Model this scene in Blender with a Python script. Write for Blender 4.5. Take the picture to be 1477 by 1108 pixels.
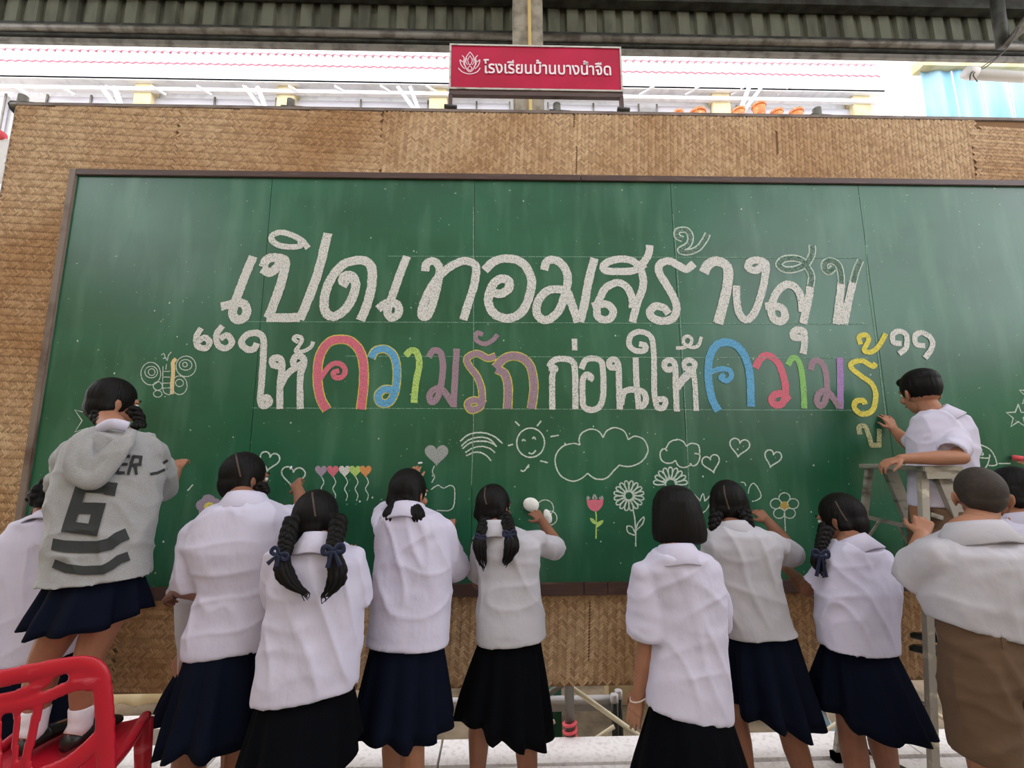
import bpy, bmesh, math, random
from mathutils import Vector, Matrix, noise
from mathutils.bvhtree import BVHTree
random.seed(7)
SC = bpy.context.scene; COL = SC.collection
for o in list(bpy.data.objects): bpy.data.objects.remove(o)
V = Vector; PI = math.pi
# ------------------------------------------------------------ camera
F, PITCH, YAW, ROLL = 640.0, 0.1498, 0.0260, -0.0040
CAM = V((0, -2.5555, 1.5))
_fw = V((math.sin(YAW)*math.cos(PITCH), math.cos(YAW)*math.cos(PITCH), math.sin(PITCH)))
_r = V((math.cos(YAW), -math.sin(YAW), 0)); _u = _r.cross(_fw)
RT = math.cos(ROLL)*_r + math.sin(ROLL)*_u; UP = -math.sin(ROLL)*_r + math.cos(ROLL)*_u
cam = bpy.data.cameras.new('camera'); co = bpy.data.objects.new('camera', cam); COL.objects.link(co)
m = Matrix((RT, UP, -_fw)).transposed().to_4x4(); m.translation = CAM; co.matrix_world = m
cam.sensor_width = 36; cam.lens = F/1477*36; cam.clip_start = .05; cam.clip_end = 200
SC.camera = co
# ------------------------------------------------------------ overcast world, exposure
W = bpy.data.worlds.new('sky'); SC.world = W; W.use_nodes = True
W.node_tree.nodes['Background'].inputs[0].default_value = (.93, .95, 1.0, 1)
W.node_tree.nodes['Background'].inputs[1].default_value = 3.6
vs = SC.view_settings; vs.view_transform = 'Standard'; vs.look = 'None'; vs.exposure = 0.12; vs.gamma = 1
vs.use_curve_mapping = False
# ------------------------------------------------------------ helpers
def ray(px, py):
    return (px-738.5)/F*RT - (py-554)/F*UP + _fw
def at(px, py, Y=0.0):
    d = ray(px, py); return CAM + d*((Y-CAM.y)/d.y)
def lin(c):
    return tuple(((x/255)/12.92 if x/255 <= .04045 else ((x/255+.055)/1.055)**2.4) for x in c)+(1,)
def tag(o, label=None, cat=None, group=None, kind=None):
    if label: o['label'] = label
    if cat: o['category'] = cat
    if group: o['group'] = group
    if kind: o['kind'] = kind
    return o
def empty(name, loc, label=None, cat=None, group=None, kind=None):
    o = bpy.data.objects.new(name, None); COL.objects.link(o); o.location = loc; o.empty_display_size = .1
    o['_'] = 0; del o['_']
    return tag(o, label, cat, group, kind)
class MB:
    def __init__(s): s.v = []; s.f = []
    def add(s, vs, fs):
        n = len(s.v); s.v += [tuple(v) for v in vs]; s.f += [tuple(i+n for i in f) for f in fs]; return s
    def box(s, a, b):
        x0, y0, z0 = a; x1, y1, z1 = b
        return s.add([(x0,y0,z0),(x1,y0,z0),(x1,y1,z0),(x0,y1,z0),(x0,y0,z1),(x1,y0,z1),(x1,y1,z1),(x0,y1,z1)],
                     [(0,3,2,1),(4,5,6,7),(0,1,5,4),(1,2,6,5),(2,3,7,6),(3,0,4,7)])
    def beam(s, a, b, w, h, up=(0,0,1)):
        a = V(a); b = V(b); d = (b-a).normalized(); x = d.cross(V(up))
        if x.length < 1e-4: x = d.cross(V((0,1,0)))
        x.normalize(); y = x.cross(d)
        q = [x*w/2*i+y*h/2*j for i, j in ((-1,-1),(1,-1),(1,1),(-1,1))]
        return s.add([a+t for t in q]+[b+t for t in q], [(0,1,2,3),(7,6,5,4),(0,4,5,1),(1,5,6,2),(2,6,7,3),(3,7,4,0)])
    def tube(s, pts, r, n=8, caps=True, flat=1.0, up=None):
        pts = [V(p) for p in pts]; R = r if isinstance(r, (list, tuple)) else [r]*len(pts)
        vs = []; fs = []; x = None
        for i, p in enumerate(pts):
            d = (pts[min(i+1, len(pts)-1)]-pts[max(i-1, 0)])
            d = d.normalized() if d.length > 1e-9 else V((0,0,1))
            if x is None:
                x = d.cross(V(up)) if up else d.orthogonal()
                if x.length < 1e-5: x = d.orthogonal()
            x = (x - d*x.dot(d))
            if x.length < 1e-6: x = d.orthogonal()
            x.normalize(); y = d.cross(x)
            for k in range(n):
                a = 2*PI*k/n; vs.append(p+x*math.cos(a)*R[i]+y*math.sin(a)*R[i]*flat)
        for i in range(len(pts)-1):
            for k in range(n):
                a = i*n+k; b = i*n+(k+1) % n; fs.append((a, b, b+n, a+n))
        if caps:
            fs.append(tuple(range(n))[::-1]); m0 = (len(pts)-1)*n; fs.append(tuple(range(m0, m0+n)))
        return s.add(vs, fs)
    def ell(s, c, r, rot=None, nu=14, nv=9):
        c = V(c); vs = []; fs = []
        for j in range(nv+1):
            t = PI*j/nv
            for i in range(nu):
                a = 2*PI*i/nu; p = V((r[0]*math.sin(t)*math.cos(a), r[1]*math.sin(t)*math.sin(a), r[2]*math.cos(t)))
                if rot is not None: p = rot @ p
                vs.append(c+p)
        for j in range(nv):
            for i in range(nu):
                a = j*nu+i; b = j*nu+(i+1) % nu; fs.append((a, a+nu, b+nu, b))
        return s.add(vs, fs)
    def cone(s, a, b, ra, rb, n=14):       # tapered capsule
        a = V(a); b = V(b); d = b-a; L = d.length
        if L < 1e-6: return s.ell(a, (ra,)*3)
        d /= L; pts = []; rs = []
        for k in range(1, 5):
            t = PI/2*(1-k/4.0); pts.append(a-d*ra*math.sin(t)); rs.append(max(ra*math.cos(t), 1e-4))
        for k in range(0, 4):
            t = PI/2*(k/4.0); pts.append(b+d*rb*math.sin(t)); rs.append(max(rb*math.cos(t), 1e-4))
        pts.append(b+d*rb); rs.append(1e-4); pts.insert(0, a-d*ra); rs.insert(0, 1e-4)
        x = d.orthogonal().normalized(); y = d.cross(x); vs = []; fs = []
        for p, r in zip(pts, rs):
            for k in range(n):
                q = 2*PI*k/n; vs.append(p+(x*math.cos(q)+y*math.sin(q))*r)
        for i in range(len(pts)-1):
            for k in range(n):
                u = i*n+k; w = i*n+(k+1) % n; fs.append((u, w, w+n, u+n))
        fs.append(tuple(range(n))[::-1]); q = (len(pts)-1)*n; fs.append(tuple(range(q, q+n)))
        return s.add(vs, fs)
    def chain(s, pts, rs, n=14):
        for i in range(len(pts)-1): s.cone(pts[i], pts[i+1], rs[i], rs[i+1], n)
        return s
    def loft(s, rings, caps=True):
        n = len(rings[0]); vs = [p for r in rings for p in r]; fs = []
        for i in range(len(rings)-1):
            for k in range(n):
                a = i*n+k; b = i*n+(k+1) % n; fs.append((a, b, b+n, a+n))
        if caps: fs.append(tuple(range(n))[::-1]); q = (len(rings)-1)*n; fs.append(tuple(range(q, q+n)))
        return s.add(vs, fs)
    def mesh(s, off=(0,0,0)):
        me = bpy.data.meshes.new('m'); o = V(off)
        me.from_pydata([tuple(V(v)-o) for v in s.v], [], s.f); me.update(); return me
    def build(s, name, mat, parent=None, smooth=False, bevel=0, recalc=False):
        off = parent_origin(parent)
        me = s.mesh(off)
        if recalc or bevel:
            bm = bmesh.new(); bm.from_mesh(me); bmesh.ops.recalc_face_normals(bm, faces=bm.faces)
            if bevel:
                bmesh.ops.bevel(bm, geom=[e for e in bm.edges if len(e.link_faces) == 2 and e.calc_face_angle(0) > .6], offset=bevel, segments=2, affect='EDGES', clamp_overlap=True)
            bm.to_mesh(me); bm.free()
        return link(name, me, mat, parent, smooth)
def parent_origin(p):
    o = V((0,0,0))
    while p is not None: o = o+p.location; p = p.parent
    return o
def link(name, me, mat, parent=None, smooth=False):
    o = bpy.data.objects.new(name, me); me.name = name; COL.objects.link(o)
    if mat: me.materials.append(mat)
    if parent is not None: o.parent = parent
    if smooth: me.polygons.foreach_set('use_smooth', [True]*len(me.polygons))
    return o
def remesh(mb, vox, smooth=6):
    me = mb.mesh(); t = bpy.data.objects.new('t', me); COL.objects.link(t)
    r = t.modifiers.new('r', 'REMESH'); r.mode = 'VOXEL'; r.voxel_size = vox; r.adaptivity = 0
    if smooth:
        s = t.modifiers.new('s', 'SMOOTH'); s.iterations = smooth; s.factor = .5
    dg = bpy.context.evaluated_depsgraph_get(); dg.update()
    out = bpy.data.meshes.new_from_object(t.evaluated_get(dg)); bpy.data.objects.remove(t); bpy.data.meshes.remove(me)
    return out
def cat(pts, n=6, closed=False):             # Catmull-Rom resample
    P = [V(p) for p in pts]; out = []
    L = len(P)
    if L < 3 and not closed:
        return [P[0].lerp(P[-1], i/6) for i in range(7)]
    for i in range(L if closed else L-1):
        p0 = P[(i-1) % L] if (closed or i > 0) else P[0]; p1 = P[i]; p2 = P[(i+1) % L]
        p3 = P[(i+2) % L] if (closed or i+2 < L) else P[-1]
        for k in range(n):
            t = k/n; out.append(.5*((2*p1)+(-p0+p2)*t+(2*p0-5*p1+4*p2-p3)*t*t+(-p0+3*p1-3*p2+p3)*t**3))
    out.append(P[0] if closed else P[-1]); return out
# ------------------------------------------------------------ materials
def mat(name, col, rough=.6, metal=0, bump=None, var=None, spec=.5, sheen=0, emit=None, trans=0):
    m = bpy.data.materials.new(name); m.use_nodes = True; nt = m.node_tree; b = nt.nodes['Principled BSDF']
    c = lin(col); b.inputs['Base Color'].default_value = c; b.inputs['Roughness'].default_value = rough
    b.inputs['Metallic'].default_value = metal; b.inputs['Specular IOR Level'].default_value = spec
    if sheen: b.inputs['Sheen Weight'].default_value = sheen
    if emit: b.inputs['Emission Color'].default_value = lin(emit[0]); b.inputs['Emission Strength'].default_value = emit[1]
    tc = nt.nodes.new('ShaderNodeTexCoord')
    if var:                                   # var=(scale, colour2, lo, hi, (sx,sy,sz))
        sc, c2, lo, hi, st = var
        mp = nt.nodes.new('ShaderNodeMapping'); mp.inputs['Scale'].default_value = st
        nt.links.new(tc.outputs['Object'], mp.inputs[0])
        n = nt.nodes.new('ShaderNodeTexNoise'); n.inputs['Scale'].default_value = sc; n.inputs['Detail'].default_value = 6
        nt.links.new(mp.outputs[0], n.inputs[0])
        r = nt.nodes.new('ShaderNodeMapRange'); r.inputs[1].default_value = lo; r.inputs[2].default_value = hi
        nt.links.new(n.outputs[0], r.inputs[0])
        x = nt.nodes.new('ShaderNodeMix'); x.data_type = 'RGBA'; x.inputs[6].default_value = c; x.inputs[7].default_value = lin(c2)
        nt.links.new(r.outputs[0], x.inputs[0]); nt.links.new(x.outputs[2], b.inputs['Base Color'])
    if bump:                                  # bump=(scale, strength, dist, (sx,sy,sz))
        sc, stn, di, st = bump
        mp = nt.nodes.new('ShaderNodeMapping'); mp.inputs['Scale'].default_value = st
        nt.links.new(tc.outputs['Object'], mp.inputs[0])
        n = nt.nodes.new('ShaderNodeTexNoise'); n.inputs['Scale'].default_value = sc; n.inputs['Detail'].default_value = 4
        nt.links.new(mp.outputs[0], n.inputs[0])
        bp = nt.nodes.new('ShaderNodeBump'); bp.inputs['Strength'].default_value = stn; bp.inputs['Distance'].default_value = di
        nt.links.new(n.outputs[0], bp.inputs['Height']); nt.links.new(bp.outputs[0], b.inputs['Normal'])
    return m
O1 = (1, 1, 1)
M = {}
M['terrazzo'] = mat('terrazzo', (240,234,232), .45, var=(40, (214,206,204), .5, .7, O1), bump=(90,.15,.002,O1))
M['ground'] = mat('ground', (150,132,108), .9, var=(3, (96,84,66), .4, .65, O1), bump=(20,.5,.02,O1))
M['yard'] = mat('bounce_concrete', (205,200,192), .85)
M['greyslab'] = mat('grey_terrazzo', (140,134,128), .5, var=(40, (112,106,100), .5, .7, O1))  # for the unseen slabs further back, greyed to cut light bouncing off the floor
M['hallfloor'] = mat('hall_floor', (150,145,138), .7, var=(5, (120,114,106), .4, .6, O1))
M['wood'] = mat('dark_wood', (74,50,44), .5, var=(6, (112,86,74), .55, .8, (1,1,12)), bump=(30,.2,.003,(1,1,8)))
M['woodbare'] = mat('worn_wood', (128,112,102), .6, var=(5, (88,66,56), .45, .65, (1,6,1)), bump=(30,.2,.003,O1))
M['steel'] = mat('grey_steel', (128,124,116), .5, .3, var=(8, (90,84,76), .45, .65, O1))
M['alu'] = mat('aluminium', (178,172,162), .45, .5, var=(9, (120,112,100), .5, .68, (1,1,4)))
M['alupale'] = mat('paint_splashed_rail', (176,168,156), .55, .2, var=(12, (216,210,190), .55, .62, O1))
M['darkmetal'] = mat('dark_metal', (70,72,66), .5, .4, var=(7, (48,46,42), .4, .6, O1))
M['cladding'] = mat('cladding', (112,114,98), .55, .2, var=(5, (82,82,70), .42, .62, (1,1,.3)))
M['roofsheet'] = mat('roof_sheet', (92,92,84), .7)
M['concrete'] = mat('column_concrete', (168,160,146), .85, var=(9, (128,122,108), .42, .64, O1), bump=(30,.3,.004,O1))
M['cream'] = mat('cream_wall', (226,210,168), .8, var=(4, (206,188,142), .45, .6, O1))
M['white'] = mat('white_paint', (238,236,236), .6, var=(6, (220,216,218), .5, .7, O1))
M['lav'] = mat('pale_wall_panel', (206,202,208), .7, bump=(60,.4,.01,(1,1,1)))
M['pinkedge'] = mat('pink_edge', (206,130,144), .7)
M['blue'] = mat('blue_sheet', (140,196,232), .6, var=(1.2, (182,222,240), .4, .6, (3,1,.4)))
M['signred'] = mat('sign_crimson', (172,8,54), .45, spec=.2, var=(3, (192,14,66), .4, .65, O1))
M['cord'] = mat('cable', (60,58,54), .6)
M['yellowpipe'] = mat('yellow_conduit', (226,196,128), .5)
M['pvc'] = mat('pvc_pipe', (204,202,204), .4)
M['brace'] = mat('cream_brace', (226,214,184), .55)
M['green'] = mat('green_paint', (28,92,66), .5)
M['orange'] = mat('orange_clay', (206,120,66), .7, var=(20, (236,180,120), .5, .7, O1))
M['rope'] = mat('pink_rope', (222,84,92), .7)
M['tube'] = mat('white_plastic_tube', (236,234,232), .4)
M['sponge'] = mat('sponge', (232,230,226), .9, bump=(80,.6,.006,O1))
M['red'] = mat('red_plastic', (186,20,42), .38, var=(9, (226,110,122), .60, .82, (1,1,2.5)), bump=(60,.06,.002,O1))
M['skin'] = mat('skin', (172,122,96), .55, var=(9, (156,104,80), .4, .7, O1), spec=.35)
M['skin2'] = mat('skin_tan', (148,100,78), .55, var=(9, (130,84,64), .4, .7, O1), spec=.35)
for k in ('skin', 'skin2'):
    b = M[k].node_tree.nodes['Principled BSDF']; b.inputs['Subsurface Weight'].default_value = .0
M['hair'] = mat('black_hair', (15,12,11), .58, bump=(140,.6,.003,(1,1,.12)), spec=.18)
M['buzz'] = mat('cropped_hair', (46,36,30), .75, bump=(400,.5,.002,O1), var=(60,(56,45,37),.45,.65,O1))
M['scalp'] = mat('scalp', (78,62,52), .7)
M['shirt'] = mat('white_cotton', (204,198,218), .85, bump=(16,.35,.016,(1,1,.6)), sheen=.1)
M['shirtgrey'] = mat('off_white_cotton', (188,184,192), .85, bump=(16,.35,.016,(1,1,.6)), sheen=.1)
M['hoodie'] = mat('grey_marl', (160,158,158), .95, var=(420, (142,140,140), .42, .6, O1), bump=(20,.3,.014,O1), sheen=.2)
M['print'] = mat('charcoal_print', (44,46,46), .85)
M['navy'] = mat('navy_pleats', (13,17,32), .95, spec=.08, bump=(40,.2,.006,(1,1,.3)))
M['black'] = mat('black_pleats', (7,8,13), .95, spec=.08, bump=(40,.2,.006,(1,1,.3)))
M['khaki'] = mat('khaki_twill', (100,76,56), .85, bump=(30,.3,.008,O1))
M['sock'] = mat('white_sock', (232,228,236), .9, bump=(120,.4,.003,(1,1,.2)))
M['shoe'] = mat('black_shoe', (24,22,22), .4)
M['ribbon'] = mat('navy_ribbon', (22,30,62), .5)
M['eye'] = mat('eye_white', (235,232,228), .2); M['iris'] = mat('iris', (40,26,20), .2); M['lip'] = mat('lip', (160,84,76), .5)
M['bracelet'] = mat('bracelet', (226,210,200), .5)
def chalk(name, col, lo=.38, hi=.55, base=(52,98,76), sc=210):
    m = mat(name, col, .95, spec=.1); nt = m.node_tree; b = nt.nodes['Principled BSDF']
    tc = nt.nodes['Texture Coordinate']
    n = nt.nodes.new('ShaderNodeTexNoise'); n.inputs['Scale'].default_value = sc; n.inputs['Detail'].default_value = 3
    nt.links.new(tc.outputs['Object'], n.inputs[0])
    r = nt.nodes.new('ShaderNodeMapRange'); r.inputs[1].default_value = lo; r.inputs[2].default_value = hi
    nt.links.new(n.outputs[0], r.inputs[0])
    x = nt.nodes.new('ShaderNodeMix'); x.data_type = 'RGBA'; x.inputs[6].default_value = lin(base); x.inputs[7].default_value = lin(col)
    nt.links.new(r.outputs[0], x.inputs[0]); nt.links.new(x.outputs[2], b.inputs['Base Color'])
    return m
CH = dict(white=chalk('chalk_white', (226,222,218), .30, .50), thin=chalk('chalk_line', (214,226,216), .30, .52),
          faint=chalk('chalk_faint', (168,200,182), .40, .62, base=(70,116,92)), pink=chalk('chalk_pink', (222,116,136), .26, .5),
          blue=chalk('chalk_blue', (110,172,214), .26, .5), lime=chalk('chalk_lime', (184,214,118), .26, .5),
          green=chalk('chalk_green', (150,200,120), .26, .5), purple=chalk('chalk_mauve', (168,138,152), .26, .5),
          violet=chalk('chalk_violet', (180,140,196), .26, .5), yellow=chalk('chalk_yellow', (230,214,100), .26, .5),
          cream=chalk('chalk_cream', (206,198,150), .34, .56), orange=chalk('chalk_orange', (222,152,96), .26, .5),
          lilac=chalk('chalk_lilac', (172,152,170), .26, .5), grey=chalk('chalk_grey', (172,172,172), .30, .52),
          dark=chalk('chalk_sparse', (150,168,158), .42, .66, base=(56,92,74)), straw=chalk('chalk_straw', (226,200,150), .2, .4),
          ochre=chalk('chalk_ochre', (198,170,90), .26, .5))
# green blackboard paint: mottled, with smeared chalk dust
def board_mat():
    m = mat('green_board_paint', (30,86,62), .42, spec=.62); nt = m.node_tree; b = nt.nodes['Principled BSDF']; L = nt.links.new
    tc = nt.nodes['Texture Coordinate']
    def nz(scale, st, det=6):
        mp = nt.nodes.new('ShaderNodeMapping'); mp.inputs['Scale'].default_value = st; L(tc.outputs['Object'], mp.inputs[0])
        n = nt.nodes.new('ShaderNodeTexNoise'); n.inputs['Scale'].default_value = scale; n.inputs['Detail'].default_value = det
        L(mp.outputs[0], n.inputs[0]); return n.outputs[0]
    def mix(fac, lo, hi, a, c, amt=1.0):
        r = nt.nodes.new('ShaderNodeMapRange'); r.inputs[1].default_value = lo; r.inputs[2].default_value = hi; r.inputs[4].default_value = amt
        L(fac, r.inputs[0]); x = nt.nodes.new('ShaderNodeMix'); x.data_type = 'RGBA'
        L(r.outputs[0], x.inputs[0])
        if isinstance(a, tuple): x.inputs[6].default_value = lin(a)
        else: L(a, x.inputs[6])
        x.inputs[7].default_value = lin(c); return x.outputs[2]
    c = mix(nz(1.1, (1,1,1.6)), .35, .7, (18,80,53), (34,102,73))
    c = mix(nz(2.2, (3.5,1,.7)), .5, .8, c, (96,140,116), .45)
    c = mix(nz(46, (1,1,1), 2), .73, .80, c, (170,196,178), .7)
    L(c, b.inputs['Base Color'])
    r = nt.nodes.new('ShaderNodeMapRange'); r.inputs[3].default_value = .26; r.inputs[4].default_value = .40
    L(nz(3, (1,1,1)), r.inputs[0]); L(r.outputs[0], b.inputs['Roughness'])
    return m
M['board'] = board_mat()
def bamboo_mat():
    m = mat('bamboo_weave', (170,130,86), .7, spec=.3); nt = m.node_tree; b = nt.nodes['Principled BSDF']; L = nt.links.new
    a = nt.nodes.new('ShaderNodeAttribute'); a.attribute_name = 'tint'
    cr = nt.nodes.new('ShaderNodeValToRGB'); e = cr.color_ramp.elements
    e[0].color = lin((164,130,96)); e[1].color = lin((216,184,146)); e.new(.5).color = lin((194,160,122))
    L(a.outputs['Fac'], cr.inputs[0])
    tc = nt.nodes['Texture Coordinate']; n = nt.nodes.new('ShaderNodeTexNoise'); n.inputs['Scale'].default_value = 1.3; L(tc.outputs['Object'], n.inputs[0])
    x = nt.nodes.new('ShaderNodeMix'); x.data_type = 'RGBA'; x.blend_type = 'MULTIPLY'; x.inputs[7].default_value = lin((222,204,184))
    r = nt.nodes.new('ShaderNodeMapRange'); r.inputs[1].default_value = .4; r.inputs[2].default_value = .65; L(n.outputs[0], r.inputs[0])
    L(r.outputs[0], x.inputs[0]); L(cr.outputs[0], x.inputs[6]); L(x.outputs[2], b.inputs['Base Color'])
    return m
M['bamboo'] = bamboo_mat(); M['bamboodark'] = mat('bamboo_backing', (132,98,66), .9)
# ------------------------------------------------------------ setting: floor, ground, hall
fl = empty('floor', (0,0,0), kind='structure')
edges = [-7.6, -6.35, -5.1, -3.85, -2.6, -1.42, -.305, .9, 2.1, 3.3, 4.5, 5.7]
rows = [(-9.5,-8.3),(-8.3,-7.1),(-7.1,-5.9),(-5.9,-4.7),(-4.7,-3.5),(-3.5,-2.3),(-2.3,-1.1),(-1.1,-.17),(-.155,.05)]
for i in range(len(edges)-1):
    for (y0, y1) in rows:
        MB().box((edges[i]+.006, y0+.006, -.06+random.uniform(-.002,.002)), (edges[i+1]-.006, y1-.006, random.uniform(-.003,0))).build('slab', M['terrazzo'] if y0 > -1.2 else M['greyslab'], fl)
MB().box((-7.7,-9.6,-.35),(5.8,.04,-.055)).build('slab_bed', M['hallfloor'], fl)
tag(MB().box((-30,-.0,-.55),(30,40,-.35)).box((-30,-40,-.55),(-7.7,0,-.35)).box((5.8,-40,-.55),(30,0,-.35)).box((-7.7,-40,-.55),(5.8,-9.6,-.35)).build('ground', M['ground']), 'bare brown earth around and beyond the raised floor', kind='structure')
tag(MB().box((-30,2.4,-.36),(30,40,-.33)).build('bounce_slab', M['yard']), 'unseen pale slab added to bounce light onto the far building', kind='structure')  # out of view, added pale to brighten the far eaves from below
# high corrugated cladding with a beam below it, carried by a concrete column
def corr(x0, x1, z0, z1, Y, name, m, parent, pitch=.205, depth=.04, lean=0):
    mb = MB(); x = x0; prof = []
    while x < x1:
        prof += [(x, 0), (x+pitch*.58, 0), (x+pitch*.66, depth), (x+pitch*.92, depth)]; x += pitch
    vs = []; fs = []
    for (px, dy) in prof: vs += [(px, Y+dy, z0), (px, Y+dy+lean, z1)]
    for k in range(len(prof)-1): fs.append((2*k, 2*k+2, 2*k+3, 2*k+1))
    return mb.add(vs, fs).build(name, m, parent)
zb = at(738, 50, 1.62).z
zq = lambda y, Y=1.6: at(738, y, Y).z
cl = empty('wall_back', (0, 1.6, zb), kind='structure')
corr(-8.5, 8.5, zq(47,1.62), zb+1.25, 1.62, 'cladding', M['cladding'], cl)
for (x0, x1) in ((-8.5, at(745,60,1.6).x), (at(780,60,1.6).x, 8.5)):
    MB().box((x0,1.58,zq(66)),(x1,1.64,zq(46))).build('beam', M['darkmetal'], cl, bevel=.006)
    MB().tube([(x0,1.565,zq(53,1.56)),(x1,1.565,zq(53,1.56))], .036, 12).build('beam_pipe', M['steel'], cl, smooth=True)
    MB().box((x0,1.60,zq(73)),(x1,1.64,zq(67))).build('lower_rail', M['steel'], cl)
    zt = zq(1,1.55); MB().box((x0,1.5,zt-.02),(x1,1.6,zt+.10)).build('purlin', M['darkmetal'], cl)
ro = empty('ceiling', (0, -3, zb+1.2), kind='structure')
def zroof(y): return zb+1.2+(1.75-y)/11.25*2.2
def sheet(x0,x1,y0,y1):
    vs=[]; fs=[]; x=x0
    while x < x1-.01:
        for (dx, dz) in ((0,0),(.12,0),(.135,.035),(.19,.035)): vs += [(x+dx, y1, zroof(y1)+dz), (x+dx, y0, zroof(y0)+dz)]
        x += .205
    for k in range(len(vs)//2-1): fs.append((2*k, 2*k+2, 2*k+3, 2*k+1))
    MB().add(vs, fs).build('roof_sheet', M['roofsheet'], ro)
SKX0, SKX1, SKY0, SKY1 = -4.4, 5.2, -4.9, -1.6           # unseen gap in the roof, added to light the hall from above
sheet(-8.5,8.5,SKY1,1.66); sheet(-8.5,8.5,-9.5,SKY0); sheet(-8.5,SKX0,SKY0,SKY1); sheet(SKX1,8.5,SKY0,SKY1)
for (xa,ya,xb2,yb2,h,nm) in ((-7.7,-9.6,-7.55,0,5.0,'shade_wall_left'),(5.65,-9.6,5.8,0,2.5,'shade_wall_right'),(-7.7,-9.6,5.8,-9.45,8.9,'shade_wall_rear')):
    tag(MB().box((xa,ya,-.05),(xb2,yb2,h)).build(nm, M['cream']), kind='structure')  # unseen walls, added and sized to hold back low light and rear glare
for j in range(7):
    t = j/6; y = 1.4-t*10.4; z = zb+1.12+ (1.75-y)/11.25*2.2
    MB().box((-8.5,y-.05,z-.12),(8.5,y+.05,z)).build('purlin', M['steel'], ro)
cx0, cx1 = at(741, 150, 1.2).x, at(785, 150, 1.2).x
c = empty('column', ((cx0+cx1)/2, 1.3, -.4), 'square grey concrete column with a yellow conduit behind the red sign', 'column')
MB().box((cx0,1.2,-.4),(cx1,1.2+cx1-cx0,zb+1.2)).build('shaft', M['concrete'], c, bevel=.012)
xm = at(765, 150, 1.17).x
MB().tube([(xm,1.17,-.3),(xm,1.17,zb+1.1)], .016, 10).build('conduit', M['yellowpipe'], c, smooth=True)
xm = at(738, 30, 1.17).x
MB().tube(cat([(xm,1.18,zb+1.1),(xm,1.18,zb+.5),(xm-.012,1.18,zb+.2),(xm+.02,1.18,zb+.03)]), .008, 6).build('cable', M['tube'], c, smooth=True)
for (x, y) in ((-6.4,-8.6),(5.2,-8.6),(-6.9,-3),(5.6,-3)):
    MB().box((x-.15,y-.15,-.4),(x+.15,y+.15,zb+2.6)).build('post', M['concrete'], cl)
# ------------------------------------------------------------ building across the yard
YB = 5.0
bd = empty('building', (0, YB, -.4), 'pale two-storey school building with white louvred eaves and cream pillars beyond the screen', 'building')
def zp(py, Y, px=738): return at(px, py, Y).z
xe0, xe1 = at(-60, 95, YB-.4).x, at(1296, 120, YB-.4).x
tiers = [(66, 85, YB-.10), (87, 101, YB-.14), (103, 124, YB-.18)]
for i, (ya, yb_, Y) in enumerate(tiers):
    z1, z0 = zp(ya, Y), zp(yb_, Y)
    if i < 2:
        corr(xe0, xe1-(.25 if i == 0 else 0), z0, z1+.05, Y, 'louvre_sheet', M['white'], bd, .15, .03)
        mb = MB(); mb.tube([(xe0+t*.075, Y-.03-.012*math.sin(t*PI), z0-.02+.014*math.cos(t*PI)) for t in range(int((xe1-xe0)/.075))], .016, 6)
        mb.build('eave_edge', M['pinkedge'], bd)
    else:
        MB().box((xe0,Y,z0),(xe1,Y+.06,z1)).build('fascia', M['white'], bd, bevel=.01)
zs = zp(123, YB-.18)
MB().box((xe0,YB-.18,zs-.02),(xe1,YB+.12,zs+.03)).build('soffit', M['white'], bd)
MB().box((xe0,YB+.1,-.4),(xe1+.3,YB+.2,zs)).build('upper_wall', M['white'], bd)
zrail = zp(137, YB-.12)
MB().box((xe0,YB-.15,zrail-.05),(xe1-.2,YB-.07,zrail+.02)).build('rail', M['white'], bd)
zlow = zp(230, YB+.5)
for i, (pl, pr) in enumerate(((-60,10),(70,196),(222,400),(424,618),(640,735),(790,920),(946,1024),(1060,1240))):
    x0, x1 = at(pl,140,YB).x, at(pr,140,YB).x
    p = MB().box((x0,YB,zlow),(x1,YB+.05,zrail-.08)).build('wall_panel', M['lav'], bd)
    for xx in ((x0, (x0+x1)/2, x1) if x1-x0 > 1.2 else (x0, x1)):
        MB().box((xx-.015,YB-.03,zlow),(xx+.015,YB-.01,zrail-.06)).build('frame_bar', M['steel'], p)
for px in (205, 412, 632, 1040, 1242):
    x0, x1 = at(px-13,140,YB-.1).x, at(px+13,140,YB-.1).x
    MB().box((x0,YB-.1,-.4),(x1,YB+.08,zs)).build('pillar', M['cream'], bd, bevel=.01)
    s = -1 if px < 738 else 1
    for dx in (0, 18):
        a = at(px-s*(-22), 175, YB-.25); b = at(px-s*(-58+dx), 126, YB-.2)
        MB().beam(a, b, .06, .06).build('brace', M['white'], bd)
for k in range(20):
    px = 20+k*66; s = -1 if px < 738 else 1
    a = at(px, 124, YB-.2); b = at(px-s*22, 137, YB-.1)
    MB().beam(a, b, .035, .035).build('soffit_strut', M['white'], bd)
MB().box((xe1,YB-.5,-.4),(at(1340,140,YB-.4).x,YB-.4,zp(84,YB-.4))).build('end_wall', M['white'], bd)
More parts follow.
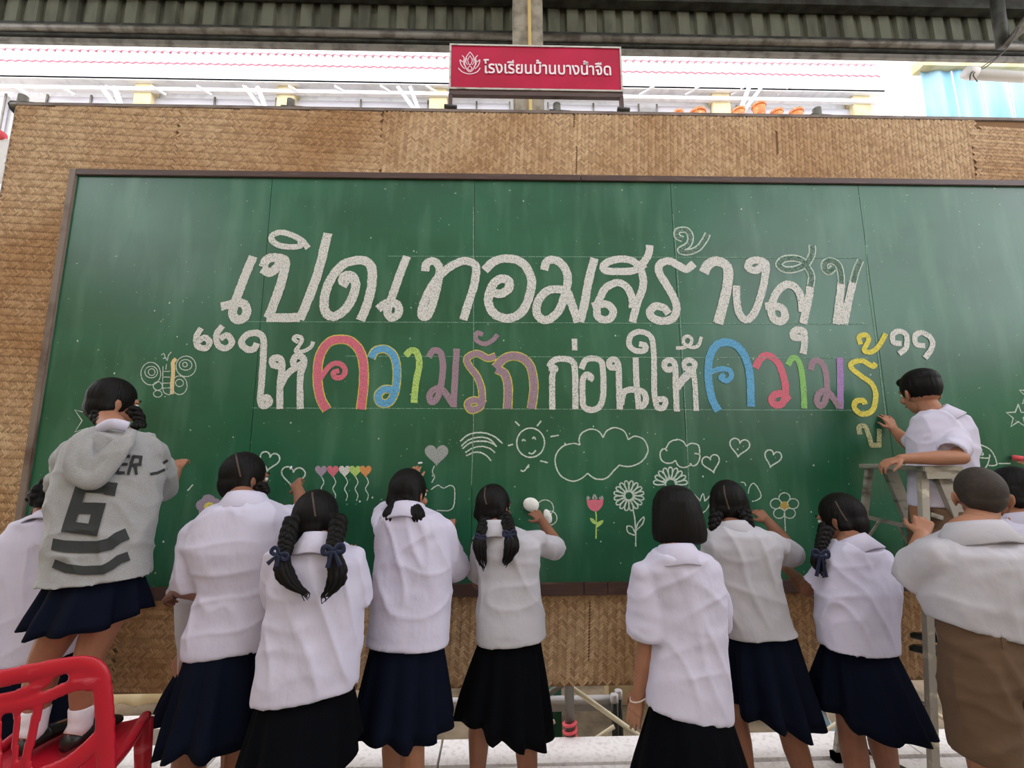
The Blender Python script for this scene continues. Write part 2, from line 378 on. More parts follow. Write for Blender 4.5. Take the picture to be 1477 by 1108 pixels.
# reddish clay pots along the far balcony
for i, (px, w, h) in enumerate(((1006,22,5),(1065,17,8),(1095,18,15),(1120,16,6),(1148,18,6),(978,14,5))):
    Y = YB-.6; x0 = at(px-w/2,160,Y).x; x1 = at(px+w/2,160,Y).x; z1 = zp(167-h,Y,px); cxx=(x0+x1)/2; r=(x1-x0)/2
    lab = ['wide low orange clay pot above the screen edge, second from left of the row','orange clay pot beside the cream pillar right of the red sign','tallest orange clay pot showing above the screen edge','small orange clay pot just right of the tallest pot','rightmost orange clay pot above the screen edge','leftmost faint orange clay pot nearest the red sign'][i]
    p = empty('clay_pot', (cxx,Y,z1-.3), lab, 'pot', 'clay pots on the far ledge')
    mb = MB(); n=14
    mb.loft([[V((cxx+math.cos(a)*r*q, Y+math.sin(a)*r*q, z)) for a in [2*PI*k/n for k in range(n)]] for (q, z) in ((.7,z1-.3),(.95,z1-.04))]); mb.build('bowl', M['orange'], p, smooth=True)
    mb = MB(); mb.loft([[V((cxx+math.cos(a)*r*q, Y+math.sin(a)*r*q, z)) for a in [2*PI*k/n for k in range(n)]] for (q, z) in ((.95,z1-.04),(1.05,z1-.04),(1.05,z1),(.9,z1),(.85,z1-.03))]); mb.build('rim', M['orange'], p)
tag(MB().box((at(900,160,YB-.6).x,YB-.75,zp(167,YB-.6,1100)-.4),(xe1,YB-.45,zp(167,YB-.6,1100)-.3)).build('ledge', M['white'], bd) if False else MB().box((at(960,160,YB-.6).x,YB-.8,zp(167,YB-.6,1100)-.32),(at(1200,160,YB-.6).x,YB-.4,zp(167,YB-.6,1100)-.27)).build('pot_ledge', M['white'], bd))
# blue curtain wall at the right
bl = empty('blue_curtain', (at(1400,140,3.5).x,3.5,2), 'pale blue sheet curtain hung in tall folds right of the building', 'curtain')
x0, x1 = at(1334,140,3.5).x, at(1620,140,3.5).x
zt, zb2 = zp(103,3.5,1400), zp(230,3.5,1400); n=90
mb = MB(); vs=[]; fs=[]
for i in range(n+1):
    t=i/n; x=x0+(x1-x0)*t; dy=.05*math.sin(t*60)+.03*math.sin(t*23+1)
    for z,k in ((zb2,1),((zt+zb2)/2,.8),(zt,.4)): vs.append((x,3.5+dy*k,z))
for i in range(n):
    for j in range(2): a=3*i+j; fs.append((a,a+3,a+4,a+1))
mb.add(vs,fs).build('cloth', M['blue'], bl, smooth=True)
MB().box((x0-.05,3.4,zt),(x1,3.6,zt+.16)).build('header', M['cream'], bl)
for px in (1378,1418,1458):
    MB().tube([at(px-6,103,3.4), at(px+6,166,3.4), at(px+12,230,3.4)], .012, 6).build('seam_cord', M['lav'], bl)
# white gutter pipe and lamp at the upper right
lp = empty('tube_lamp', at(1430,108,.9), 'white tube lamp hanging with a looped cable at the top right', 'lamp')
MB().tube([at(1404,107,.9), at(1640,121,.9)], .045, 16).build('diffuser', M['tube'], lp, smooth=True)
MB().tube([at(1392,104,.9), at(1406,107,.9)], [.05,.055], 16).build('end_cap', M['white'], lp, smooth=True)
MB().tube(cat([at(1399,115,.86), at(1402,104,.86), at(1420,98,.86), at(1440,82,.86), at(1455,66,.86), at(1470,40,.86)]), .005, 6).build('cable', M['cord'], lp)
MB().tube(cat([at(1410,118,.86), at(1404,108,.86), at(1412,100,.86), at(1448,75,.86)]), .004, 6).build('cable', M['cord'], lp)
dp = empty('rafter_pipe', at(1460,30,.9), 'thick dark pipe slanting up with a pale reflector at the top right corner', 'pipe')
MB().tube([at(1447,66,1.0), at(1440,20,1.0), at(1432,-60,1.0)], .05, 14).build('pipe', M['darkmetal'], dp, smooth=True)
MB().tube([at(1450,66,.95), at(1500,12,.95), at(1560,-40,.95)], [.02,.07,.12], 14).build('reflector', M['steel'], dp, smooth=True)
# pink corner thing and bright side sheet at the left edge
ls = empty('side_sheet', at(-20,230,.6), 'bright white board edge with a pink cap at the far left edge', 'board')
MB().box((at(-90,230,.6).x,.6,at(0,262,.6).z),(at(14,230,.6).x,.63,at(0,200,.6).z)).build('sheet', M['white'], ls)
mb = MB(); mb.cone(at(-6,192,.6), at(2,196,.6), .04, .035); mb.build('cap', M['rope'], ls, smooth=True)
# ------------------------------------------------------------ behind the screen, low down
def pipe(name, pts, r, m, label, cat_, group=None, n=10):
    o = MB(); mid = V(pts[0]); e = empty(name, mid, label, cat_, group)
    o.tube(pts, r, n).build('tube', m, e, smooth=True); return e
for i, (ya, r) in enumerate(((1012,.028),(1024,.034))):
    a = at(600,ya,.5); b = at(893,ya,.5); a.z=b.z=(a.z+b.z)/2
    a.y=b.y=.5+.04*i; pipe('plastic_pipe', [a,b], r, M['pvc'], ['upper of two grey plastic pipes lying behind the screen','lower of two grey plastic pipes lying behind the screen'][i], 'pipe')
for i, px in enumerate((886, 892)):
    a = at(px,1005+i*-6,.42+.06*i); b = V((a.x,a.y,-.36)); e = pipe('steel_tube', [b,a], .022, M['darkmetal'], ['dark open steel tube end left of its twin under the screen','dark open steel tube end right of its twin under the screen'][i], 'pipe')
    MB().tube([a-V((0,0,.03)), a+V((0,0,.012))], .024, 12).build('rim', M['pvc'], e, smooth=True)
lines = [((826,993),(940,1075),.12,'thick cream brace falling to the right past the steel post'),((856,1068),(886,1048),.14,'short cream brace rising to the dark tubes'),
 ((700,1050),(748,1078),.14,'cream brace falling right between two navy skirts'),((748,1078),(800,1040),.15,'cream brace rising behind the green post'),
 ((185,1075),(248,1030),.14,'long cream brace at the left behind the red chair'),((236,1072),(262,1055),.12,'short cream brace left of the brown legs'),
 ((520,1070),(560,1046),.14,'cream brace left of the thin brown leg'),((1185,1060),(1206,1044),.14,'short cream brace between the two right skirts'),((1318,1008),(1360,1036),.14,'cream brace right of the ladder post')]
for a, b, Y, lab in lines:
    pipe('cross_brace', [at(a[0],a[1],Y), at(b[0],b[1],Y+.02)], .011 if 'thick' not in lab else .014, M['brace'], lab, 'brace')
pipe('scaffold_brace', [at(770,1015,.25), at(815,985,.25)], .016, M['steel'], 'short grey brace meeting the roped steel post', 'brace')
g = empty('green_stand', (at(770,1030,.6).x,.6,-.36), 'dark green metal stand behind the centre girl skirt', 'stand')
x0,x1 = at(735,1030,.6).x, at(805,1030,.6).x
MB().box((x0,.6,-.36),(x1,.9,at(770,1024,.6).z)).build('body', M['green'], g, bevel=.01)
MB().box((x1-.03,.57,-.36),(x1+.02,.62,.5)).build('leg', M['green'], g); MB().box((x0-.02,.57,-.36),(x0+.03,.62,.5)).build('leg', M['green'], g)
# low beige walls, dark shelf, rolled tarpaulin and a blue-white seat seen under the screen
w1 = MB().box((at(878,1000,1.0).x,1.0,-.4),(at(1126,1000,1.0).x,1.15,.6)).build('low_wall', M['cream']); tag(w1, 'beige plaster wall seen under the screen behind the bob haired girl', 'wall')
t = empty('tarpaulin_roll', (at(200,1020,.8).x,.8,-.36), 'pale rolled tarpaulin bundles lying behind the red chair', 'tarpaulin')
for i,(py,rr,yy) in enumerate(((1012,.11,.8),(1040,.09,.7))):
    a=at(60,py,yy); b=at(300,py-4,yy); pts=[a.lerp(b,k/24) for k in range(25)]
    MB().tube(pts, [rr*(1+.12*math.sin(k*1.7+i)+.06*math.sin(k*4.1)) for k in range(25)], 14).build('bundle', M['cream'] if i==0 else M['ground'], t, smooth=True)
tag(MB().box((at(-200,1055,.42).x,.42,-.36),(at(330,1055,.42).x,.56,at(200,1052,.42).z)).build('stone_step', M['terrazzo']), 'weathered stone step beyond the floor edge at the left', 'step')
tag(MB().box((at(610,1045,1.6).x,1.6,-.36),(at(880,1045,1.6).x,2.0,.12)).build('timber_stack', M['woodbare'], bevel=.01), 'dark timber stack on the ground between the two centre skirts', 'timber')
s = empty('plastic_stool', (at(1180,1040,.45).x,.45,-.36), 'blue and white plastic stool lying between the right hand skirts', 'stool')
mb = MB(); c=at(1182,1035,.45)
mb.cone(c+V((-.06,0,.1)), c+V((.05,0,-.1)), .05,.05); mb.build('seat', M['blue'], s, smooth=True)
for dx in (-.04,.05): MB().tube([c+V((dx-.08,-.03,.2)), c+V((dx+.06,-.03,-.3))], .014, 8).build('leg', M['pvc'], s, smooth=True)
# scaffold carrying the screen
sc = empty('support_frame', (0,.1,-.36), 'grey steel pipe frame with clamps holding up the woven screen', 'frame')
ztop = at(600,160,.06).z
for px, py in ((32,150),(420,147),(803,152),(1178,158),(1560,165)):
    x = at(px,py,.07).x
    MB().tube([(x,.07,-.36),(x,.07,ztop+.07)], .026, 12).build('pole', M['steel'], sc, smooth=True)
    if px==803:
        zr=at(822,1055,.07).z; MB().tube(cat([(x+.032*math.cos(t), .07+.032*math.sin(t), zr-.06+t*.006) for t in [k*.5 for k in range(38)]],2), .009, 6).build('rope', M['rope'], sc, smooth=True)
    mb = MB(); mb.tube([(x-.05,.075,ztop-.01),(x+.09,.075,ztop-.005)], [.04,.03], 8); mb.build('clamp', M['darkmetal'], sc)
a=at(20,153,.06); b=at(1600,172,.06)
MB().tube([(a.x,.055,ztop-.012),(b.x,.055,ztop-.012)], .022, 10).build('top_pipe', M['steel'], sc, smooth=True)
# ------------------------------------------------------------ woven bamboo screen
XS = [-2.6067+.03, -1.4034, -.1601, 1.0678, 2.2733, 3.4933, 4.70]
BZ0, BZ1 = 1.5-.713, 1.5+1.669
SX0 = (at(22,162).x+at(0,264).x)/2; SX1 = XS[-1]+.5; SZ1 = (at(200,152).z+at(1000,163).z)/2; SZ0 = at(650,994).z
bs = empty('bamboo_screen', (0,0,SZ0), 'large woven bamboo screen in tan herringbone framing the green board', 'screen')
MB().box((SX0,.006,SZ0),(SX1,.014,SZ1)).build('backing', M['bamboodark'], bs)
w=.0112; n=3; vs=[]; fs=[]; tint=[]; rnd=random.Random(3); XG=at(1405,170).x
sheets=[SX0]+[at(px,200).x for px in (255,550,830,1120,1400)]+[SX1]
for si in range(len(sheets)-1):
    xa,xb=sheets[si],sheets[si+1]; an=math.radians(42 if si in (2,3,4) else 132); ca=math.cos(an); sa=math.sin(an)
    cxm,czm=(xa+xb)/2,(SZ0+SZ1)/2; R=int(math.hypot(xb-xa,SZ1-SZ0)*.5/w)+5
    for a in range(-R,R):
        for b in range(-R,R):
            mdd=(a-b)%(2*n)
            if mdd==0: lx,lz=n,1
            elif mdd==2*n-1: lx,lz=1,n
            else: continue
            cx=(a+lx/2)*w; cz=(b+lz/2)*w; X=cxm+cx*ca-cz*sa; Z=czm+cx*sa+cz*ca
            if not (max(xa,SX0+.01)<X<min(xb,SX1-.01) and SZ0+.012<Z<SZ1-.012): continue
            if XS[0]<X<XS[-1] and BZ0<Z<BZ1: continue
            if X>XG and Z>SZ1-.07: continue
            hl=n*w/2-.0003; hw=w/2-.0006; t=rnd.random()*.8+.2*(lx>lz); g=len(vs); tz=rnd.uniform(-.0006,.0006)
            for s_,yy in ((-1,.0012),(-.6,-.0006),(.6,-.0006),(1,.0012)):
                for q in (-1,1):
                    a2,b2=(s_*hl,q*hw) if lx>lz else (q*hw,s_*hl)
                    px_,pz_=cx+a2,cz+b2; vs.append((cxm+px_*ca-pz_*sa, yy+tz, czm+px_*sa+pz_*ca-SZ0))
            for k in range(3):
                f=(g+2*k,g+2*k+1,g+2*k+3,g+2*k+2); fs.append(f if lx<lz else f[::-1]); tint.append(t)
me=bpy.data.meshes.new('weave'); me.from_pydata(vs,[],fs); at_=me.attributes.new('tint','FLOAT','FACE'); at_.data.foreach_set('value',tint)
o=link('weave',me,M['bamboo'],bs); o['kind']='stuff'
MB().box((SX0,-.004,SZ1-.02),(SX1,.02,SZ1+.004)).build('top_lath', M['woodbare'], bs, bevel=.004)
# ------------------------------------------------------------ green board
bb = empty('blackboard', (0,0,BZ0), 'long green chalkboard in a dark wood frame covered with chalk lettering', 'blackboard')
for i in range(6):
    MB().box((XS[i]+.0015,-.008,BZ0),(XS[i+1]-.0015,.004,BZ1)).build('board_panel', M['board'], bb)
fw=.036
MB().box((XS[0]-fw,-.024,BZ0-fw*1.7),(XS[0]+.004,.004,BZ1+fw)).build('frame_side', M['woodbare'], bb, bevel=.003)
MB().box((XS[-1]-.004,-.024,BZ0-fw*1.7),(XS[-1]+fw,.004,BZ1+fw)).build('frame_side', M['wood'], bb, bevel=.003)
for (a,b) in ((XS[0],.5),(.502,XS[-1])): MB().box((a,-.024,BZ1-.004),(b,.004,BZ1+fw)).build('frame_top', M['wood'], bb, bevel=.003)
for (a,b) in ((XS[0],.45),(.452,.58),(.582,XS[-1])): MB().box((a,-.026,BZ0-fw*1.7),(b,.004,BZ0+.004)).build('frame_bottom', M['wood'], bb, bevel=.003)
# ------------------------------------------------------------ chalk strokes on the board (real thin layers)
_layer=[0]
def ribbon(mb, pts, w, jit=.06, Y=-.0085, closed=False, sub=1, smooth=True, step=None):
    """flat stroke of width w through board points (x,z)"""
    _layer[0]=(_layer[0]+1)%12; Y=Y-.00009*_layer[0]
    P=cat([V((p.x,p.z)).to_3d() for p in pts], 8, closed) if smooth else [V((p.x,p.z)).to_3d() for p in pts]
    vs=[];fs=[]; nn=len(P)
    for i,p in enumerate(P):
        a=P[i-1] if i>0 else (P[-2] if closed else P[0]); b=P[i+1] if i<nn-1 else (P[1] if closed else P[-1])
        d=(b-a); 
        if d.length<1e-7: d=V((1,0,0))
        d.normalize(); nr=V((-d.y,d.x,0)); wl=w/2*(1+random.uniform(-jit,jit)); wr=w/2*(1+random.uniform(-jit,jit))
        yy=Y-.0012*i/nn; q=p+nr*wl; vs.append((q.x,yy,q.y)); q=p-nr*wr; vs.append((q.x,yy,q.y))
    for i in range(nn-1):
        fs.append((2*i,2*i+1,2*i+3,2*i+2))
    mb.add(vs,fs)
def poly(mb, pts, Y=-.0086):
    _layer[0]=(_layer[0]+1)%12; Y=Y-.00009*_layer[0]
    P=cat([V((p.x,p.z)).to_3d() for p in pts],5,True)[:-1]; c=sum(P,V((0,0,0)))/len(P)
    vs=[(c.x,Y,c.y)]+[(p.x,Y,p.y) for p in P]; k=len(P)
    mb.add(vs,[(0,i+1,(i+1)%k+1) for i in range(k)])
def crop(ox,oy,s):
    return lambda p,Y=0.0: at(ox+p[0]/s, oy+p[1]/s, Y)
PXM=.00405      # metres per photo pixel near the middle of the board
C4=crop(260,310,2.954); C5=crop(740,310,3.692); C6=crop(980,310,3.692); C0=crop(0,0,1)
def letter(name, strokes, fn, s, w, col, label=None, outline=None):
    mb=MB(); W=w/s*PXM
    if outline:
        ob=MB()
        for st in strokes:
            ribbon(ob,[fn(p) for p in st],W+.011,.04,-.0081)
        o2=ob.build(name+'_outline', CH[outline], bb)
    for st in strokes:
        if len(st)>2 and st[0]=='w': pass
        ribbon(mb,[fn(p) for p in st],W,.07,-.0096)
    o=mb.build(name, CH[col], bb); 
    if label: o['label']=label
    return o
def hollow(strokes, fn, s, w):      # outlined letter piece with a sparse chalk fill
    mb=MB(); W=w/s*PXM
    for st in strokes: ribbon(mb,[fn(p) for p in st],W+.014,.03,-.0084)
    o=mb.build('chalk_letter', CH['thin'], bb); o['label']='outlined chalk letter part not yet filled in'
    m2=MB()
    for st in strokes: ribbon(m2,[fn(p) for p in st],W-.004,.05,-.0112)
    m2.build('chalk_fill', CH['dark'], bb)
L='chalk_letter'
letter(L,[[(315,180),(285,250),(258,320),(235,385),(228,425),(245,448),(275,442),(288,412),(278,385),(250,376),(215,385),(178,393)]],C4,2.954,38,'white')
letter(L,[[(352,232),(385,248),(410,232),(428,205),(405,185),(372,195),(358,225)],[(415,185),(450,200),(442,260),(415,350),(378,442)],[(372,440),(515,440)],[(512,448),(545,370),(590,250),(632,82)]],C4,2.954,40,'white')
letter(L,[[(548,145),(520,112),(475,88),(430,78),(395,92),(397,115),(430,135),(475,140),(515,135),(515,115)]],C4,2.954,26,'white')
letter(L,[[(770,452),(800,380),(818,300),(818,230),(790,200),(745,198),(690,220),(640,285),(617,360),(622,415),(655,435),(700,410),(735,360),(750,300),(735,265),(705,262),(696,285),(720,300)]],C4,2.954,40,'white')
letter(L,[[(968,180),(940,250),(915,320),(898,370),(885,415),(902,440),(930,425),(930,390),(900,375),(870,385),(845,405)]],C4,2.954,36,'white')
letter(L,[[(1045,243),(1050,212),(1080,200),(1105,228),(1100,290),(1080,370),(1055,432),(1030,430),(1035,390),(1060,330),(1100,270),(1150,225),(1205,200),(1250,210),(1262,240),(1250,310),(1225,390),(1207,450)]],C4,2.954,36,'white')
letter(L,[[(699,391),(713,378),(734,374),(754,381),(766,402),(764,426),(753,450),(734,460),(715,455),(705,440),(706,424),(713,409),(724,403),(734,407),(733,418),(720,425),(704,419)]],C0,1,13,'white')
letter(L,[[(165,298),(180,252),(225,245),(270,280),(290,340),(280,410),(250,500),(200,555),(155,560),(125,520),(135,460),(180,410),(240,400),(290,420),(315,490),(345,575)],[(355,572),(380,470),(400,360),(432,235)]],C5,3.692,46,'white')
letter(L,[[(700,265),(640,300),(560,305),(490,300),(482,272),(530,245),(600,240),(650,260),(680,300),(690,380),(660,470),(632,575)],[(725,165),(720,210),(690,260),(650,290)],[(420,490),(460,480),(500,480),(530,510),(520,550),(485,562),(450,545),(445,500),(455,460),(490,395),(550,365),(600,385),(630,440),(632,500)]],C5,3.692,42,'white')
letter(L,[[(960,262),(920,292),(880,275),(830,250),(780,265),(775,310),(810,370),(850,440),(868,500),(850,550),(800,568),(745,555),(725,520),(755,490),(800,500),(825,530)]],C5,3.692,44,'white')
hollow([[(984,346),(976,342),(977,334),(989,333),(995,342),(992,354),(980,362),(990,365),(1005,360),(1015,348),(1020,338)]],C0,1,7)
letter(L,[[(125,312),(150,268),(195,250),(245,275),(255,330),(240,430),(200,582)]],C6,3.692,56,'white')
letter(L,[[(470,270),(440,275),(400,300),(362,285),(370,255),(410,245),(455,265),(450,330),(430,430),(390,530),(350,560),(315,530),(300,460),(298,380)]],C6,3.692,42,'white')
letter(L,[[(690,385),(680,460),(652,582)],[(450,490),(500,488),(545,505),(555,550),(525,570),(490,545),(485,490),(510,420),(560,375),(610,390),(640,440),(650,520)]],C6,3.692,44,'white')
hollow([[(670,265),(620,290),(560,295),(525,270),(550,240),(610,235),(650,250),(680,290),(697,330),(692,382)],[(702,165),(700,215),(672,265)]],C6,3.692,30)
letter(L,[[(650,655),(605,655),(600,630),(625,614),(655,625),(660,680),(652,742)]],C6,3.692,38,'white')
hollow([[(815,285),(790,305),(768,290),(770,260),(800,248),(838,268),(853,320),(855,368)],[(918,365),(935,300),(958,245)]],C6,3.692,30)
letter(L,[[(855,368),(845,460),(828,585)],[(870,585),(892,470),(916,362)],[(850,470),(846,585)]],C6,3.692,44,'white')
for d in ([(95,485),(75,520),(80,560),(115,570),(130,545),(110,525),(85,540)],[(185,475),(160,510),(165,555),(200,570),(225,545),(205,515),(175,530)]):
    letter('chalk_quote_mark',[d],C4,2.954,26,'white')
letter(L,[[(330,548),(318,572),(290,575),(265,548),(285,515),(330,505),(358,530),(358,600),(352,700),(346,790),(360,815),(385,800),(375,780),(355,785)]],C4,2.954,28,'white')
letter(L,[[(435,650),(400,640),(398,615),(425,612),(438,640),(430,720),(428,828)],[(430,730),(460,680),(500,650),(530,632)],[(510,650),(485,635),(495,605),(525,610),(530,640),(515,690),(515,828)]],C4,2.954,28,'white')
letter('chalk_tone_mark',[[(505,545),(487,530),(500,518),(522,530),(510,560),(495,582),(530,582),(560,565),(570,542)]],C4,2.954,17,'white')
letter(L,[[(628,832),(600,780),(588,700),(595,610),(630,550),(680,532),(735,545),(775,600),(785,700),(772,830)]],C4,2.954,34,'pink','pink chalk letter edged in yellow','yellow')
letter(L,[[(600,700),(640,645),(680,635),(705,660),(695,690),(665,695),(655,675),(680,665)]],C4,2.954,22,'pink','pink chalk curl inside the tall letter')
letter(L,[[(815,612),(835,580),(880,575),(915,610),(925,680),(915,760),(890,800),(855,800),(845,770),(870,745),(905,748),(930,760)]],C4,2.954,30,'blue','blue chalk letter','yellow')
letter(L,[[(962,602),(985,580),(1010,590),(1020,640),(1005,720),(998,802)]],C4,2.954,28,'lime','lime chalk letter')
letter(L,[[(1060,608),(1080,580),(1110,590),(1120,650),(1110,740),(1090,790),(1068,795),(1065,765),(1090,742),(1120,748),(1165,812)],[(1165,820),(1178,572)]],C4,2.954,27,'purple','mauve chalk letter')
letter(L,[[(1345,602),(1310,612),(1265,592),(1225,610),(1228,640),(1265,690),(1285,750),(1280,815),(1240,832),(1225,805),(1255,790),(1300,808)]],C4,2.954,25,'purple','mauve chalk letter edged in yellow','yellow')
letter('chalk_vowel_mark',[[(1290,512),(1264,505),(1262,535),(1295,552),(1330,537),(1352,512)]],C4,2.954,20,'purple','mauve chalk mark')
letter(L,[[(714,531),(727,518),(740,514),(755,518),(766,532),(770,560),(766,590)],[(716,533),(728,540),(733,560),(732,590)]],C0,1,11,'purple','mauve chalk letter edged in yellow','yellow')
letter(L,[[(190,812),(215,778),(260,768),(310,780),(328,830),(330,1036)],[(188,818),(225,820),(208,860),(208,1038)]],C5,3.692,33,'white')
letter('chalk_tone_mark',[[(325,662),(327,724)]],C5,3.692,30,'white')
letter(L,[[(362,822),(385,775),(430,767),(468,785),(478,850),(478,960),(460,1020),(415,1040),(375,1020),(368,960),(370,880),(390,852),(415,865),(405,885)]],C5,3.692,32,'white')
letter(L,[[(548,815),(515,812),(512,782),(538,772),(557,800),(562,900),(566,1038)],[(650,762),(655,900),(668,1035)],[(572,1010),(590,945),(640,932),(690,945),(705,985),(685,1020),(655,1010)]],C5,3.692,33,'white')
letter(L,[[(668,690),(702,698),(695,725),(650,725),(616,695),(625,645),(675,625),(730,650),(745,720),(748,850),(750,960),(765,1025),(800,1025),(805,985),(760,985)]],C5,3.692,31,'white')
letter(L,[[(855,822),(815,825),(802,795),(830,775),(858,800),(862,900),(868,1048)],[(872,925),(905,880),(945,845)]],C5,3.692,32,'white')
letter(L,[[(68,820),(30,820),(22,790),(50,775),(78,795),(70,830),(78,900),(85,1045)],[(-2,895),(20,862),(60,835)]],C6,3.692,29,'white')
letter('chalk_tone_mark',[[(-22,712),(20,708),(55,690),(60,662),(40,648),(18,662),(22,688),(60,708),(95,698),(113,652)]],C6,3.692,19,'white')
letter(L,[[(203,1045),(170,980),(150,870),(157,760),(190,700),(240,680),(300,700),(345,760),(370,860),(375,1022)]],C6,3.692,42,'blue','tall blue chalk letter')
letter(L,[[(170,835),(215,822),(262,830),(270,865),(245,885),(215,870),(235,850)]],C6,3.692,28,'blue','blue chalk curl inside the tall letter')
letter(L,[[(400,818),(425,770),(465,750),(520,790),(550,870),(560,940),(545,1000),(510,1015),(485,990),(500,960),(540,955),(580,988)]],C6,3.692,38,'pink','pink chalk letter')
letter(L,[[(572,802),(595,765),(625,775),(645,840),(655,940),(658,1032)]],C6,3.692,32,'green','green chalk letter')
letter(L,[[(693,828),(705,785),(740,780),(770,830),(780,920),(770,990),(745,1018),(725,998),(735,955),(770,938),(800,960),(845,1028)]],C6,3.692,34,'purple','mauve chalk letter half')
letter(L,[[(850,1034),(850,870),(846,762)]],C6,3.692,36,'violet','violet chalk letter stem')
letter(L,[[(1038,792),(1020,808),(965,778),(915,790),(908,815),(960,860),(1015,900),(1038,960),(1020,1040),(965,1062),(925,1030),(932,995),(970,990),(980,1010)]],C6,3.692,29,'yellow','yellow chalk letter')
letter('chalk_tone_mark',[[(958,692),(950,652),(985,642),(1000,668),(975,725),(1020,730),(1060,692),(1090,635)]],C6,3.692,27,'yellow','yellow chalk mark')
for d in ([(1175,688),(1132,680),(1130,638),(1165,622),(1200,645),(1198,708),(1160,742)],[(1300,700),(1252,690),(1248,645),(1285,630),(1332,662),(1335,710),(1298,765)]):
    letter('chalk_quote_mark',[d],C6,3.692,30,'white')
C7=crop(1130,500,3.694)
letter('chalk_vowel_mark',[[(400,468),(395,432),(425,425),(445,470),(462,530)],[(452,526),(512,526)],[(502,530),(502,440)]],C7,3.694,26,'cream','pale cream chalk mark below the yellow letter')
# thin drawings
def lines_obj(name, strokes, fn, w=2.2, col='thin', label=None, closed=(), smooth=True):
    mb=MB()
    for i,st in enumerate(strokes): ribbon(mb,[fn(p) for p in st], w*PXM, .25, closed=(i in closed), smooth=smooth)
    o=mb.build(name, CH[col], bb)
    if label: o['label']=label
    return o
def heart(cx,cy,w,h,rot=0,n=22):
    out=[]
    for i in range(n):
        t=2*PI*i/n; x=16*math.sin(t)**3/16*w/2; y=-(13*math.cos(t)-5*math.cos(2*t)-2*math.cos(3*t)-math.cos(4*t))/15*h/2
        out.append((cx+x*math.cos(rot)-y*math.sin(rot), cy+x*math.sin(rot)+y*math.cos(rot)))
    return out
def circ(cx,cy,rx,ry=None,n=16,a0=0,a1=2*PI,close=True):
    ry=ry or rx; k=n if close else n+1
    return [(cx+rx*math.cos(a0+(a1-a0)*i/n), cy+ry*math.sin(a0+(a1-a0)*i/n)) for i in range(k)]
def star(cx,cy,r,rot=0): return [(cx+(r if i%2==0 else r*.42)*math.sin(rot+PI*i/5), cy-(r if i%2==0 else r*.42)*math.cos(rot+PI*i/5)) for i in range(11)]
for (x,c_) in ((464,'lilac'),(481,'pink'),(498,'white'),(513,'lime'),(528,'orange')):
    mb=MB(); poly(mb,[C0(p) for p in heart(x,679,17,18,n=16)]); o=mb.build('chalk_balloon', CH[c_], bb); o['label']=c_+' chalk heart balloon in the row of five'
    lines_obj('chalk_string',[[(x+1,688),(x+4,696),(x,705),(x+4,714),(x+2,722)]],C0,1.3)
mb=MB(); poly(mb,[C0(p) for p in heart(630,655,34,32,n=18)]); o=mb.build('chalk_balloon', CH['grey'], bb); o['label']='large grey-pink chalk heart balloon above the pigtailed girl'
lines_obj('chalk_string',[[(627,672),(624,680),(627,688),(623,696)]],C0,1.4)
CD=crop(640,590,4.616)
lines_obj('chalk_rainbow',[[(110,215),(170,170),(250,158),(330,180),(392,230)],[(118,248),(170,205),(250,188),(310,205),(352,252)],[(125,265),(180,225),(250,215),(305,222),(352,248)],[(145,290),(200,258),(260,250),(310,265),(342,292)],[(150,312),(200,290),(245,290),(290,315),(315,345)]],CD,2.0)
lines_obj('chalk_sun',[circ(578,225,92,97),[(520,215),(530,205),(545,212)],[(590,200),(600,188),(612,205)],[(565,292),(590,298),(612,275)],[(475,85),(505,112)],[(620,115),(648,80)],[(710,185),(765,175)],[(428,245),(462,235)],[(640,345),(692,358)],[(568,370),(535,412),(512,408)]],CD,2.0,closed=(0,))
lines_obj('chalk_cloud',[[(905,240),(860,230),(790,250),(745,310),(745,380),(780,445),(850,480),(910,465),(955,428)],[(955,428),(1010,465),(1080,460),(1130,410),(1165,375)],[(1165,375),(1240,382),(1320,345),(1356,275),(1330,205),(1270,182),(1226,205)],[(1226,205),(1200,150),(1140,125),(1085,145),(1058,190)],[(1058,190),(1030,150),(975,135),(920,160),(900,200),(905,240)]],CD,1.9)
CE=crop(930,600,5.542)
lines_obj('chalk_cloud',[[(175,280),(150,262),(120,290),(125,345),(160,375),(210,375),(240,355)],[(240,355),(265,400),(310,412),(355,395),(358,378)],[(358,378),(380,400),(415,380),(435,330),(425,305),(390,300)],[(435,300),(425,240),(385,220),(350,225),(330,245)],[(330,245),(300,205),(255,190),(195,210),(165,260)]],CE,1.9)
for (c,w,h,r) in (((750,245),160,150,.15),((525,375),140,145,-.25),((1015,335),135,140,.25)):
    lines_obj('chalk_heart',[[(p[0],p[1]) for p in heart(c[0],c[1],w,h,r)]],CE,1.9,closed=(0,))
def daisy(fn,cx,cy,r0,r1,n,a0=0,a1=2*PI):
    st=[circ(cx,cy,r0,n=12)]
    for i in range(n):
        a=a0+(a1-a0)*(i+.5)/n; d=(math.cos(a),math.sin(a)); q=(-d[1],d[0]); w=r1*.13
        st.append([(cx+d[0]*r+q[0]*w*k,cy+d[1]*r+q[1]*w*k) for r,k in ((r0,0),((r0+r1)/2,.9),(r1*.92,.8),(r1,0),(r1*.92,-.8),((r0+r1)/2,-.9))])
    return st
s_=daisy(CD,1230,577,28,100,16); lines_obj('chalk_daisy',s_+[[(1258,672),(1270,740),(1275,840),(1274,915)],[(1272,812),(1290,760),(1328,718),(1322,760),(1272,812)],[(1272,840),(1225,820),(1218,780),(1250,785),(1275,830)]],CD,1.8,closed=tuple(range(17)))
s_=daisy(CE,200,545,40,135,9,PI*.98,PI*2.02); lines_obj('chalk_daisy',s_,CE,1.9,closed=tuple(range(10)))
